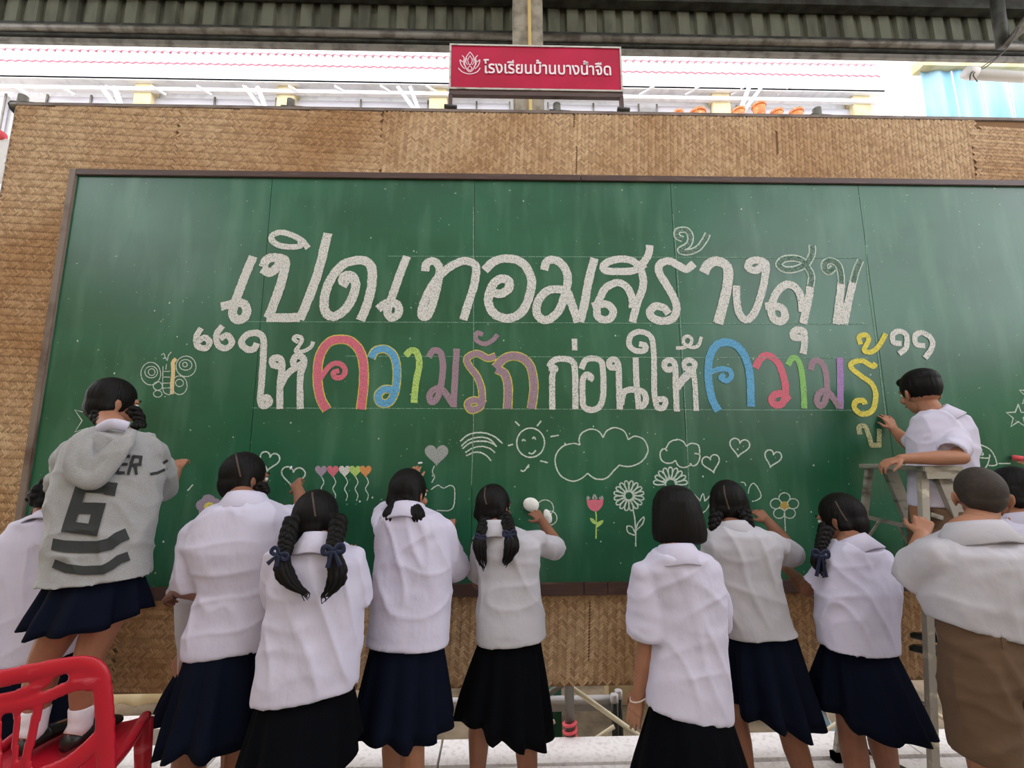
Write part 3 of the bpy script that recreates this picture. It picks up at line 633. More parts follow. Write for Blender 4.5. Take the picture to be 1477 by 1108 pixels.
mb=MB(); poly(mb,[CD(p) for p in ((952,600),(975,605),(1003,600),(1030,605),(1058,600),(1055,640),(1030,672),(1005,680),(975,668),(955,640))]); o=mb.build('chalk_tulip', CH['pink'], bb); o['label']='pink chalk tulip head'
lines_obj('chalk_tulip_tip',[[(955,602),(958,585),(970,600)],[(990,598),(1002,572),(1016,598)],[(1035,598),(1050,585),(1056,600)]],CD,3,'grey')
lines_obj('chalk_stem',[[(1010,682),(1014,740),(1012,862)]],CD,1.9,'lime')
for pl in (((1010,765),(985,755),(972,725),(1000,735)),((1012,790),(1020,755),(1060,738),(1050,765))):
    mb=MB(); poly(mb,[CD(p) for p in pl]); mb.build('chalk_leaf', CH['lime'], bb)
st=[circ(1108+72*math.cos(a),722+68*math.sin(a),44,40) for a in (-PI/2,-PI/2+1.257,-PI/2+2.513,-PI/2+3.77,-PI/2+5.03)]
lines_obj('chalk_flower',st+[[(1110,775),(1115,920)]],CE,1.5,closed=(0,1,2,3,4))
mb=MB(); poly(mb,[CE(p) for p in circ(1108,718,36)]); o=mb.build('chalk_flower_centre', CH['ochre'], bb); o['label']='ochre chalk flower centre'
lines_obj('chalk_tulip_outline',[[(390,625),(425,665),(435,680)],[(435,680),(460,620),(475,682)],[(475,682),(520,630)],[(522,650),(505,720),(470,765),(440,765)],[(458,765),(460,840)]],CE,1.4)
lines_obj('chalk_petals',[[(820,620),(830,570),(862,538),(900,580),(922,640),(890,672),(850,682)],[(760,528),(790,535),(800,560)]],CE,1.4)
lines_obj('chalk_star',[star(132,607,27,.3)],C0,1.8,smooth=False); lines_obj('chalk_star',[star(1466,601,18,.0)],C0,2.0,smooth=False); lines_obj('chalk_star',[star(1483,570,17,.1)],C0,2.0,smooth=False)
CB=crop(180,490,4.615)
lines_obj('chalk_butterfly',[circ(182,228,65,75),circ(185,218,42,38),circ(188,218,22),circ(415,180,66,68),circ(412,170,42,35),circ(408,168,15),circ(372,305,50,62),circ(372,290,26,24),circ(228,310,30,28),circ(228,362,28,22),[(262,180),(262,330),(285,362),(312,362),(318,300)],[(262,215),(310,212)],[(262,250),(310,252)],[(262,292),(312,290)],[(262,325),(312,322)],[(285,165),(282,200)],[(250,105),(268,95),(275,120),(262,130)],[(278,120),(290,140),(300,105),(318,85)]],CB,1.2,closed=tuple(range(10)))
mb=MB(); ribbon(mb,[CB((348,128)),CB((328,155)),CB((330,200)),CB((325,280)),CB((322,365))],5.5*PXM,.1); o=mb.build('chalk_stripe',CH['straw'],bb); o['label']='straw coloured chalk bar on the butterfly'
mb=MB()
for a in range(5): t=a*1.257-.4; poly(mb,[C0(p) for p in circ(303+9*math.cos(t),731+9*math.sin(t),10,9,10)])
mb.build('chalk_petals',CH['lilac'],bb)['label']='lilac chalk flower petals at the left'
mb=MB(); poly(mb,[C0(p) for p in circ(304,731,8,7,10)],-.0098); mb.build('chalk_flower_centre',CH['yellow'],bb)
lines_obj('chalk_heart',[heart(390,664,28,28,.2)],C0,2.0,closed=(0,)); lines_obj('chalk_heart',[heart(424,686,34,30,.1)],C0,2.0,closed=(0,))
lines_obj('chalk_butterfly_outline',[[(622,706),(632,700),(640,704),(650,700),(656,706),(655,728),(648,736),(630,736)]],C0,1.5)
lines_obj('chalk_rings',[circ(786,733,12),circ(793,747,10)],C0,1.3,closed=(0,1))
CG=crop(1380,540,6.92)
lines_obj('chalk_capsule',[[(140,690),(220,705),(300,740),(350,800),(380,900),(300,910)],[(200,830),(300,835),(310,800)],[(310,840),(290,900),(262,940)],[(180,780),(240,785),(240,805),(185,795)],[(400,890),(520,890)]],CG,1.8)
lines_obj('chalk_dash',[[(272,708),(280,699)]],C0,1.8)
# faint ruled guide lines and pale lines down the panel seams
for ya,xa,xb in ((371,560,1240),(466,350,1250),(515,500,1250),(590,365,1245)):
    lines_obj('guide_line_and_seam_glint',[[(xa+(xb-xa)*i/8, ya+.004*(xa+(xb-xa)*i/8-700)) for i in range(9)]],C0,.9,'faint')
lines_obj('guide_line_and_seam_glint',[[(683,300),(683,360),(683,600),(680,700)]],C0,1.2,'faint')
lines_obj('guide_line_and_seam_glint',[[(970,310),(978,420),(988,600),(993,705)]],C0,1.0,'faint')
lines_obj('guide_line_and_seam_glint',[[(1245,290),(1250,400),(1263,500),(1278,620)]],C0,1.4,'faint')  # highlight on the right panel seam, painted as a pale line
mb=MB(); rn=random.Random(5)
for i in range(150):
    p=at(rn.uniform(110,1470),rn.choice((rn.uniform(270,840),rn.uniform(600,840)))); r=rn.uniform(.0015,.005)
    mb.add([(p.x-r,-.0087,p.z-r*1.2),(p.x+r,-.0087,p.z-r),(p.x+r*.7,-.0087,p.z+r),(p.x-r*.8,-.0087,p.z+r)],[(0,1,2,3)])
o=mb.build('chalk_specks',CH['thin'],bb); o['kind']='stuff'
# ------------------------------------------------------------ red school sign
SY=.02; z0,z1=at(770,131,SY).z, at(770,66,SY).z; x0,x1=at(648,100,SY).x, at(897,100,SY).x
sg=empty('school_sign',((x0+x1)/2,SY,ztop),'crimson school name sign with white lettering standing on top of the screen','sign')
MB().box((x0,SY,z0),(x1,SY+.03,z1)).build('sign_face',M['signred'],sg)
mb=MB(); t=.012
for a,b in (((x0,SY-.006,z0),(x1,SY+.034,z0+t)),((x0,SY-.006,z1-t),(x1,SY+.034,z1)),((x0,SY-.006,z0+t),(x0+t,SY+.034,z1-t)),((x1-t,SY-.006,z0+t),(x1,SY+.034,z1-t))): mb.box(a,b)
mb.build('border',M['alu'],sg)
MB().box((x0,SY+.0,z0-.035),(x1,SY+.03,z0)).build('bottom_rail',M['wood'],sg)
for x in (x0+.01,x1-.01):
    MB().box((x-.012,SY,ztop-.06),(x+.012,SY+.025,z0-.03)).build('leg',M['wood'],sg)
    MB().tube([(x-.035,SY-.01,ztop-.005),(x+.045,SY-.01,ztop-.012)],.014,7).build('tie_wire',M['cord'],sg)
tx=bpy.data.curves.new('t','FONT'); tx.body='โรงเรียนบ้านบางน้ำจืด'; tx.size=1; tx.extrude=.004; tx.offset=.012; to=bpy.data.objects.new('t',tx); COL.objects.link(to)
dg=bpy.context.evaluated_depsgraph_get(); dg.update(); me=bpy.data.meshes.new_from_object(to.evaluated_get(dg)); bpy.data.objects.remove(to)
xs=[v.co.x for v in me.vertices]; ys=[v.co.y for v in me.vertices]
A=at(697,118,SY); B=at(880,78,SY); kx=(B.x-A.x)/(max(xs)-min(xs)); T0=at(697,106,SY).z
base=0; capk=(at(697,83,SY).z-T0)/.56
ox=parent_origin(sg)
for v in me.vertices:
    v.co=V((A.x+(v.co.x-min(xs))*kx, SY-.004-v.co.z*.5, T0+(v.co.y)*min(capk,kx*1.25)))-ox
link('lettering',me,mat('sign_white',(240,226,232),.6),sg)
# emblem
CS=crop(640,55,5.47); mb=MB()
def sr(pts,w,sm=True):
    P=[CS(p,SY) for p in pts]; ribbon(mb,P,w*PXM,.05,Y=SY-.002,smooth=sm)
sr([(207,112),(180,150),(165,200),(180,245),(207,268),(235,245),(250,200),(235,150),(207,112)],1.6)
sr([(207,140),(190,180),(207,215),(225,180),(207,140)],1.3); sr([(207,222),(190,240),(207,258),(224,240),(207,222)],1.3)
for s_ in (-1,1):
    sr([(207+s_*40,245),(207+s_*68,215),(207+s_*78,175),(207+s_*55,190),(207+s_*45,160),(207+s_*62,140)],1.6)
    sr([(207+s_*30,230),(207+s_*50,205),(207+s_*38,180)],1.3)
    sr([(207+s_*22,160),(207+s_*32,190),(207+s_*18,215)],1.2)
sr([(115,238),(150,270),(207,285),(262,270),(288,238)],1.7)
mb.build('emblem',mat('sign_pale',(236,200,212),.6),sg)
# ------------------------------------------------------------ people
def lerp(a,b,t): return a+(b-a)*t
def P(p, Y=None):
    if isinstance(p, V): return p.copy()
    return at(p[0], p[1], p[2] if len(p) > 2 else Y)
def to_obj(me, name, mt, parent):
    o = parent_origin(parent)
    me.transform(Matrix.Translation(-o)); me.materials.clear(); return link(name, me, mt, parent, True)
def hand(mb, w, d, nrm, side, sc=1.0, curl=.35, spread=.12, thumb=.6):
    """palm + five fingers; d = pointing direction, nrm = back of the hand, side=+1/-1 where the thumb leaves"""
    d = V(d).normalized(); nrm = V(nrm); nrm = (nrm-d*nrm.dot(d)).normalized(); s = d.cross(nrm)*side
    k = .88*sc
    for i in range(4):
        o = (i-1.5)*.0165*k
        mb.cone(w+s*o*.45+d*.006, w+d*.066*k+s*o, .0150*k, .0115*k, 8)
    kn = [w+d*(.070-.003*abs(i-1.2))*k+s*(1.5-i)*.0172*k for i in range(4)]
    for i, L in enumerate((.066,.074,.068,.054)):
        a = (1.5-i)*spread; dd = (d*math.cos(a)+s*math.sin(a)); p = kn[i]; ang = curl*.7; r = .0079*k*(.9 if i == 3 else 1)
        for j, q in enumerate((.45,.30,.25)):
            v = dd*math.cos(ang)-nrm*math.sin(ang); e = p+v*L*q*k
            mb.cone(p, e, r, r*.92, 8); p = e; r *= .92; ang += curl*(1.1 if j == 0 else .8)
    p = w+d*.016*k+s*.022*k; dd = (d*.55+s*thumb-nrm*.25).normalized(); e = p+dd*.036*k; mb.cone(p, e, .0125*k, .0095*k, 8)
    d2 = (d*.9+s*.18-nrm*.35).normalized(); e2 = e+d2*.024*k; mb.cone(e, e2, .0092*k, .0082*k, 8); mb.cone(e2, e2+(d2-nrm*.3).normalized()*.016*k, .0082*k, .0070*k, 8)
def headrot(yaw, pitch, roll=0):       # yaw>0 turns the face to +X, pitch>0 looks down
    return Matrix.Rotation(-yaw, 3, 'Z') @ Matrix.Rotation(-pitch, 3, 'X') @ Matrix.Rotation(roll, 3, 'Y')
def wrinkle(me, amp, seed, hem=0, dirs=((9,9,2.2),(3.5,6,8))):
    zmin = min(v.co.z for v in me.vertices)
    so = V((seed*3.1, seed*1.7, seed*.9)); me.update()
    nrm = [v.normal.copy() for v in me.vertices]
    for v, n_ in zip(me.vertices, nrm):
        p = v.co; a = 0
        q = V((p.x+.35*p.z, p.y, p.z))
        for (fx, fy, fz), w in zip(dirs, (1.3, .8)):
            a += w*((1-2*abs(noise.noise(V((q.x*fx, q.y*fy, q.z*fz))+so)))**3 - .35)
            q = V((p.x-.55*p.z, p.y, p.z))
        a += .35*noise.noise(p*22+so)
        v.co = p+n_*amp*1.35*a*max(.12, min(1, (p.z-zmin-.02)/.10))
def dent(me, c, ax, R, depth):         # hollow the end of a sleeve or hem so that it reads open
    for v in me.vertices:
        q = v.co-c; h = q.dot(ax)
        if -.022 < h < .06:
            r = (q-ax*h).length/R
            if r < .86: v.co = v.co-ax*depth*(1-(r/.86)**4)
def elring(l, r, dep, n=36, tilt=0, fwd=V((0,1,0)), sq=2.3):
    c = (l+r)/2; u = (r-l)/2; out = []
    for k in range(n):
        a = 2*PI*k/n; ca, sa = math.cos(a), math.sin(a)
        x = abs(ca)**(2/sq)*(1 if ca >= 0 else -1); y = abs(sa)**(2/sq)*(1 if sa >= 0 else -1)
        out.append(c+u*x+fwd*dep*y+V((0,0,tilt*y)))
    return out
def skirt(name, mt, parent, wl, wr, hl, hr, dw, dh, Yw, Yh, pleats=11, seed=0, amp=.020, hemz=.014):
    wl, wr, hl, hr = P(wl,Yw), P(wr,Yw), P(hl,Yh), P(hr,Yh); n = pleats*8; nr = 9; vs = []; fs = []; rn = random.Random(seed)
    ph = [rn.uniform(-.25,.25) for _ in range(pleats+1)]; am = [rn.uniform(.25,1.4) for _ in range(pleats+1)]
    for j in range(nr):
        t = j/(nr-1); c = lerp((wl+wr)/2, (hl+hr)/2, t); u = lerp((wr-wl)/2*.86, (hr-hl)/2, t**.9); dp = lerp(dw*.70, dh, t)
        for k in range(n):
            a = 2*PI*k/n; pi = k/8; q = pi-int(pi); i = int(pi) % pleats
            tri = (.5-.5*math.cos(PI*q/.72) if q < .72 else .5+.5*math.cos(PI*(q-.72)/.28)); dr = (tri-.5)*2*amp*(.0+1.0*min(1,t*1.3))*am[i]
            dr += .012*t*math.sin(a*3+seed)
            rr = 1+dr/max(u.length,.05); z = -abs(hemz*t*t)*(math.sin(a*2+seed*2)+.6*math.sin(a*5+seed)+.5*(tri-.5)*am[i])
            vs.append(c+u*math.cos(a)*rr+V((0,1,0))*dp*math.sin(a)*rr+V((0,0,z)))
    for j in range(nr-1):
        for k in range(n):
            a = j*n+k; b = j*n+(k+1) % n; fs.append((a,b,b+n,a+n))
    mb = MB(); mb.add(vs, fs); o = mb.build(name, mt, parent, smooth=True)
    m_ = o.modifiers.new('thick','SOLIDIFY'); m_.thickness = .004; m_.offset = 0
    return o
def collar(parent, mt, c, w, d, roll, yaw=0, name='collar', h=.032, drop=.020, out=.036):
    n = 30; rings = []
    for (rr, z) in ((1.0,0),(1.04,h),(1.10,h+.004),(1.22,h-.010),(1.22+out/w*1.0,-drop),(1.20+out/w,-drop-.002),(1.14,h-.022)):
        ring = []
        for k in range(n):
            a = 2*PI*k/n; q = V((w*rr*math.cos(a), d*rr*math.sin(a), 0)); fr = .5-.5*math.sin(a)
            zz = z - .03*(1-fr) - (.010*abs(math.cos(a))*(1 if z < 0 else 0))*1.5
            ring.append(c+roll @ (q+V((0,0,zz))))
        rings.append(ring)
    mb = MB(); mb.loft(rings, caps=False); o = mb.build(name, mt, parent, smooth=True)
    m_ = o.modifiers.new('thick','SOLIDIFY'); m_.thickness = .003; return o
def braid(parent, pts, r0, r1, turns, tuft, mt, seed=0):
    Pp = cat(pts, 10); n = len(Pp); mb = MB()
    for s in range(3):
        path = []; rs = []
        for i, p in enumerate(Pp):
            t = i/(n-1); d = (Pp[min(i+1,n-1)]-Pp[max(i-1,0)]).normalized(); x = d.cross(V((0,1,0))).normalized(); y = d.cross(x)
            r = lerp(r0, r1, t); ph = 2*PI*(turns*t+s/3)
            path.append(p+x*math.sin(ph)*r*.62+y*math.sin(2*ph)*r*.34); rs.append(r*.60)
        # refine
        mb.tube(cat(path, 3), [rs[min(int(k/3), n-1)] for k in range((n-1)*3+1)], 7)
    if tuft:
        rn = random.Random(seed); T = cat(tuft, 6); m_ = len(T)
        for s in range(9):
            a = 2*PI*s/9; o = V((math.cos(a), math.sin(a)*.7, 0))
            rs = [max(.0012, r1*.60*(.75+.5*math.sin(PI*min(1,.15+k/(m_-1)))*1.0)*(1-(k/(m_-1))**3*.9)) for k in range(m_)]
            path = [p+o*r1*(.35+.75*math.sin(PI*min(1,k/(m_-1)*.9)))*(1+rn.uniform(-.15,.15)) for k, p in enumerate(T)]
            path[-1] = T[-1]+V((rn.uniform(-.008,.008),0,rn.uniform(-.02,.012)))
            mb.tube(path, rs, 6)
    return mb.build('braid', mt, parent, smooth=True)
def bow(parent, c, s=1.0, ang=0, tail=.07, name='ribbon'):
    mb = MB(); R = Matrix.Rotation(ang, 3, 'Y'); mb.ell(c, (.010*s,.009*s,.011*s))
    for k in (-1, 1):
        loop = cat([c+R@V((k*x*s, -.006-.004*abs(x)*10, z*s)) for x, z in ((.004,0),(.022,.020),(.040,.018),(.042,-.004),(.024,-.008),(.004,0))], 4)
        mb.tube(loop, .010*s, 6, flat=.22, up=(0,1,0))
        tl = cat([c+R@V((k*x*s, -.010, z*s)) for x, z in ((.003,0),(.014,-tail*.45),(.026,-tail))], 4)
        mb.tube(tl, [.006*s+.006*s*i/len(tl) for i in range(len(tl))], 6, flat=.15, up=(0,1,0))
    return mb.build(name, M['ribbon'], parent, smooth=True)
def decal(name, px_pts, wpx, bvh, mt, parent, off=.006, Yref=-.7, sub=5, smooth=False, parts=14):
    """a print laid on a garment: stroke drawn through photo points, dropped onto the cloth surface"""
    pts = [V((x, y, 0)) for x, y in px_pts]; Q = []
    if smooth: Q = cat(pts, 8)
    else:
        for a, b in zip(pts[:-1], pts[1:]):
            k = max(2, int((b-a).length/3)); Q += [a.lerp(b, i/k) for i in range(k)]
        Q.append(pts[-1])
    vs = []; fs = []; nn = len(Q); ok = []
    for i, p in enumerate(Q):
        if smooth or True:
            d = (Q[min(i+1,nn-1)]-Q[max(i-1,0)]).normalized()
        nr = V((-d.y, d.x, 0))
        mit = 1.0
        if 0 < i < nn-1:
            d1 = (Q[i]-Q[i-1]).normalized(); d2 = (Q[i+1]-Q[i]).normalized(); c_ = max(.55, math.sqrt(max(0,(1+d1.dot(d2))/2))); mit = 1/c_
        for j in range(sub+1):
            q = p+nr*wpx*mit*(j/sub-.5); r = ray(q.x, q.y).normalized(); hit = bvh.ray_cast(CAM, r)
            if hit[0] is None: vs.append(CAM+r*3); ok.append(False)
            else: vs.append(hit[0]-r*off); ok.append(True)
    for i in range(nn-1):
        for j in range(sub):
            a = i*(sub+1)+j; f = (a, a+1, a+sub+2, a+sub+1)
            if all(ok[t] for t in f): fs.append(f)
    mb = MB(); mb.add(vs, fs); return mb.build(name, mt, parent)

def person(label, S):
    """S: all measurements in photo pixels + distance from the board (negative = towards the camera)"""
    sk = M[S.get('skin','skin')]; k = S.get('k', 1.0)
    hc = P(S['head']); hyaw, hpit = S.get('yaw',0), S.get('pitch',0); HR = headrot(hyaw, hpit, S.get('roll',0)); hk = S.get('hk', k)
    neck = P(S['neck']); hip = P(S['hip']); shL, shR = P(S['shL']), P(S['shR'])
    base = V((hip.x, hip.y, S.get('z0', 0))); root = empty('person', base, label, 'person')
    h = lambda v: hc+HR@(V(v)*hk)
    # ---- fine skin: head, neck, forearms with hands, lower legs
    fine = MB(); coarse = MB()
    fine.ell(h((0,-.008,.012)), (.070*hk,.088*hk,.090*hk), HR, 22, 14)
    fine.ell(h((0,.022,-.045)), (.052*hk,.060*hk,.062*hk), HR, 18, 12)
    fine.cone(h((0,.052,-.078)), h((0,.046,-.070)), .024*hk, .030*hk)
    fine.cone(h((0,.080,.004)), h((0,.099,-.030)), .008*hk, .013*hk)          # nose
    for s in (-1,1):
        fine.cone(h((s*.010,.088,-.032)), h((s*.012,.086,-.032)), .009*hk, .009*hk)
        fine.ell(h((s*.034,.066,-.030)), (.022*hk,.018*hk,.020*hk), HR)
        er = HR@Matrix.Rotation(s*.35,3,'Z'); fine.ell(h((s*.074,-.008,-.018)), (.007*hk,.018*hk,.030*hk), er)
        fine.ell(h((s*.080,-.014,-.012)), (.006*hk,.014*hk,.022*hk), er)
        fine.cone(h((s*.012,.080,.020)), h((s*.045,.068,.018)), .009*hk, .008*hk)
    fine.cone(h((-.014,.086,-.058)), h((.014,.086,-.058)), .008*hk, .008*hk)
    fine.cone(h((0,-.020,-.060)), neck, .044*hk, .050*k); fine.cone(neck, neck.lerp(hip,.12), .050*k, .06*k)
    coarse.cone(neck, neck.lerp(hip,.2), .05*k, .075*k)
    td = S.get('td', .085)*k
    for t, wv in ((.12,.95),(.3,1.0),(.5,.88),(.72,.84),(.92,.82)):
        c = neck.lerp(hip, t); wd = (shR-shL).length*.38*wv
        coarse.ell(c, (min(wd*.85,.13), td*.72, .10), None)
    i1=V((0,0,-.02)); coarse.cone(shL.lerp(shR,.08)+i1, shR.lerp(shL,.08)+i1, .034*k, .034*k)
    arms = {}
    for sd, sh in (('L', shL), ('R', shR)):
        a = S.get('arm'+sd)
        if not a: continue
        el, wr = P(a['el']), P(a['wr']); arms[sd] = (sh, el, wr)
        si=sh.lerp(neck,.12)+V((0,0,-.02)); coarse.chain([si, sh.lerp(el,.5), el], [.034*k,.034*k,.033*k]); fine.chain([sh.lerp(el,.7), el, el.lerp(wr,.35), wr], [.034*k,.034*k,.036*k,.023*k])
        hd = P(a['hd'])-wr if 'hd' in a else (wr-el); nm = V(a.get('n', (0,-1,.2)))
        hand(fine, wr, hd, nm, a.get('th', 1), k*1.02, a.get('curl',.35), a.get('spread',.12))
    legs = []
    for sd in 'LR':
        l = S.get('leg'+sd)
        if not l: continue
        kn, an = P(l[0]), P(l[1]); sx = -1 if sd == 'L' else 1; hp = hip+V((sx*.065*k, 0, -.03)); yawf = l[2] if len(l) > 2 else 0
        fd = V((math.sin(yawf), math.cos(yawf), 0))
        coarse.chain([hp, hp.lerp(kn,.5), kn], [.066*k,.060*k,.047*k]); fine.chain([kn.lerp(hp,.35), kn, kn.lerp(an,.32), an+V((0,0,.02))], [.056*k,.046*k,.049*k,.029*k])
        heel = V((an.x, an.y, an.z-.035))-fd*.018; toe = V((an.x, an.y, an.z-.043))+fd*.110*k
        fine.cone(an, heel, .030*k, .026*k); fine.cone(heel, toe, .026*k, .016*k); legs.append((an, heel, toe, fd, kn))
    mf = remesh(fine, .0042, 4); mc = remesh(coarse, .011, 4)
    bm = bmesh.new(); bm.from_mesh(mf); bm.from_mesh(mc); me = bpy.data.meshes.new('body'); bm.to_mesh(me); bm.free()
    bpy.data.meshes.remove(mf); bpy.data.meshes.remove(mc)
    body = to_obj(me, 'body', sk, root)
    # ---- face
    for s in (-1,1):
        mb = MB(); mb.ell(h((s*.029,.073,.002)), (.0135*hk,.010*hk,.0095*hk), HR); ey = mb.build('eye', M['eye'], root, smooth=True)
        mb = MB(); mb.ell(h((s*.029,.0805,.001)), (.0062*hk,.0036*hk,.0062*hk), HR); mb.build('iris', M['iris'], ey, smooth=True)
        mb = MB(); mb.tube([h((s*.014,.087,.024)), h((s*.030,.084,.029)), h((s*.046,.073,.024))], .0035*hk, 6); mb.build('eyebrow', M['hair'], root)
    mb = MB(); mb.tube([h((-.021,.084,-.058)), h((-.008,.093,-.055)), h((0,.094,-.057)), h((.008,.093,-.055)), h((.021,.084,-.058))], .0055*hk, 6); mb.build('lips', M['lip'], root, smooth=True)
    # ---- hair
    hs = S['hair']; mb = MB(); ht = M['buzz'] if hs == 'buzz' else M['hair']
    if hs in ('braids','tied'):
        mb.ell(h((0,-.016,.020)), (.081*hk,.092*hk,.094*hk), HR, 22, 14)
        mb.ell(h((0,-.045,-.022)), (.070*hk,.058*hk,.072*hk), HR, 18, 12)
        for s in (-1,1):
            e = h((s*.062,-.035,-.035)); mb.cone(h((s*.045,-.03,.0)), e, .045*hk, .030*hk)
            if 'braid' in S or 'tail' in S:
                pass
    elif hs == 'bob':
        w0 = .100*hk
        rings = []
        for z, rx, ry, cy in ((.120,.012,.012,-.01),(.113,.040,.045,-.01),(.096,.066,.074,-.012),(.06,.088,.098,-.016),(.02,.097,.100,-.022),(-.03,.104,.095,-.030),(-.07,.108,.088,-.034),(-.098,.103,.082,-.034),(-.108,.085,.066,-.034)):
            rings.append([h((rx*math.cos(2*PI*q/30), cy+ry*math.sin(2*PI*q/30), z)) for q in range(30)])
        mb.loft(rings)
    elif hs == 'short':
        mb.ell(h((0,-.014,.026)), (.080*hk,.096*hk,.090*hk), HR, 22, 14); mb.ell(h((0,-.020,.060)), (.076*hk,.090*hk,.062*hk), HR, 18, 12)
        mb.ell(h((0,-.046,.004)), (.068*hk,.050*hk,.056*hk), HR, 18, 12); mb.cone(h((-.03,.062,.072)), h((.03,.062,.072)), .024*hk, .024*hk)
    elif hs == 'buzz':
        mb.ell(h((0,-.012,.020)), (.075*hk,.091*hk,.088*hk), HR, 24, 16); mb.ell(h((0,-.048,-.012)), (.062*hk,.050*hk,.055*hk), HR, 18, 12)
    elif hs == 'curly':
        rn = random.Random(4); mb.ell(h((0,-.016,.020)), (.085*hk,.095*hk,.096*hk), HR)
        for _ in range(60):
            a = rn.uniform(0, 2*PI); b = rn.uniform(-.9, 1.2); mb.ell(h((.082*math.cos(a)*math.cos(b), -.03+.08*math.sin(a)*math.cos(b) if math.sin(a) < .4 else -.02, .02+.09*math.sin(b))), (.022,.022,.020), None, 8, 6)
        for p in S.get('curls', ()):
            q = P(p[:3]); mb.ell(q, (p[3],)*3, None, 10, 7)
            for _ in range(8): mb.ell(q+V((rn.uniform(-1,1),rn.uniform(-1,1),rn.uniform(-1,1)))*p[3]*.8, (p[3]*.4,)*3, None, 8, 6)
    hm = remesh(mb, .0050, 5 if hs != 'curly' else 2)
    if hs in ('braids','tied','short','bob'):
        for v in hm.vertices:
            q = v.co-hc; a = math.atan2(q.x, -q.y)
            v.co = v.co+v.normal*(.0022*noise.noise(V((a*14, q.z*9, 3)))+.0014*noise.noise(V((a*40, q.z*12, 7))))*hk
    hair = to_obj(hm, 'hair', ht, root)
    if 'part' in S:                                     # comb parting showing the scalp
        bv = BVHTree.FromPolygons([v.co.copy() for v in hm.vertices], [p.vertices[:] for p in hm.polygons])
        off = parent_origin(hair); vs = []; fs = []; pts = cat([V((x,y,0)) for x, y in S['part']], 6)
        for i, p in enumerate(pts):
            for wv in (-1,1):
                r = ray(p.x+wv*S.get('pw', 1.3), p.y).normalized(); ht_ = bv.ray_cast(CAM-off, r)
                vs.append((ht_[0] if ht_[0] else V((0,0,0)))+off-r*.0016)
            if i and all((vs[j]-off).length > 1e-6 and abs((vs[j]-hc).length) < .3 for j in (-1,-2,-3,-4)): fs.append((2*i-2,2*i-1,2*i+1,2*i))
        pm = MB(); pm.add(vs, fs); pm.build('hair_parting', M['scalp'], hair)
    for i, b in enumerate(S.get('braid', ())):
        pts = [P(p) for p in b['pts']]; tf = [P(p) for p in b['tuft']] if 'tuft' in b else None
        bo = braid(root, pts, b.get('r0', .024)*hk, b.get('r1', .017)*hk, b.get('turns', 3.5), tf, M['hair'], i)
        if 'bow' in b: bow(bo, P(b['bow']), b.get('bs', 1.0), b.get('ba', 0), b.get('tl', .07))
    # ---- shirt
    sm = M[S.get('shirtm','shirt')]; rg = S['shirt']; n0 = len(rg); Y0, Y1 = S['sY']; mb = MB(); rings = []
    ys = [r[0] for r in rg]; dep = S.get('dep', .62)
    for r in rg:
        t = (r[0]-ys[0])/(ys[-1]-ys[0]); Y = lerp(Y0, Y1, t)
        if len(r) == 3: a, b = at(r[1], r[0], Y), at(r[2], r[0], Y)
        else: a, b = at(r[1], r[2], Y), at(r[3], r[4], Y)
        hw = (b-a).length/2; rings.append(elring(a, b, min(hw*dep*(1.25 if t < .06 else 1), S.get('maxd', .15))))
    mb.loft(rings); cuffs = []
    for sd in 'LR':
        sl_ = S.get('sleeve'+sd)
        if not sl_: continue
        pts = [P(p[:3]) for p in sl_]; rs = [p[3] for p in sl_]
        mb.chain(pts[:-1], rs[:-1], 18) if len(pts) > 2 else None
        a, b = pts[-2], pts[-1]; d = (b-a).normalized(); x = d.orthogonal().normalized(); y = d.cross(x)
        mb.loft([[p+(x*math.cos(2*PI*q/24)+y*math.sin(2*PI*q/24))*r for q in range(24)] for p, r in ((a-d*.01, rs[-2]*.9),(a.lerp(b,.4), lerp(rs[-2],rs[-1],.5)),(b, rs[-1]))])
        cuffs.append((b, d, rs[-1]))
    for e in S.get('extra', ()): mb.cone(P(e[0]), P(e[1]), e[2], e[3], 18)
    mb.cone(shL, shR, .047*k, .047*k, 18)
    sme = remesh(mb, .0075, 4)
    for (c, d, r) in cuffs: dent(sme, c, d, r, .035)
    if 'hemdent' in S:
        rc = sum(rings[-1], V((0,0,0)))/len(rings[-1]); dent(sme, rc, V((0,0,-1)), (rings[-1][0]-rings[-1][18]).length/2*.9, .05)
    wrinkle(sme, S.get('wr', .0048), S.get('seed', 1))
    bvh = BVHTree.FromPolygons([v.co.copy() for v in sme.vertices], [p.vertices[:] for p in sme.polygons])
    shirt = to_obj(sme, S.get('shirtn','shirt'), sm, root)
    if S.get('collar', True):
        cr = S.get('crot', (0,0,0)); R = Matrix.Rotation(cr[0],3,'X')@Matrix.Rotation(cr[1],3,'Y')
        cc = P(S['collarc']) if 'collarc' in S else neck
        collar(shirt, sm, cc, .056*k*S.get('cw',1), .052*k, R)
    # ---- skirt / shorts
    if 'skirt' in S: skirt('skirt', M[S.get('skirtm','navy')], root, **S['skirt'])
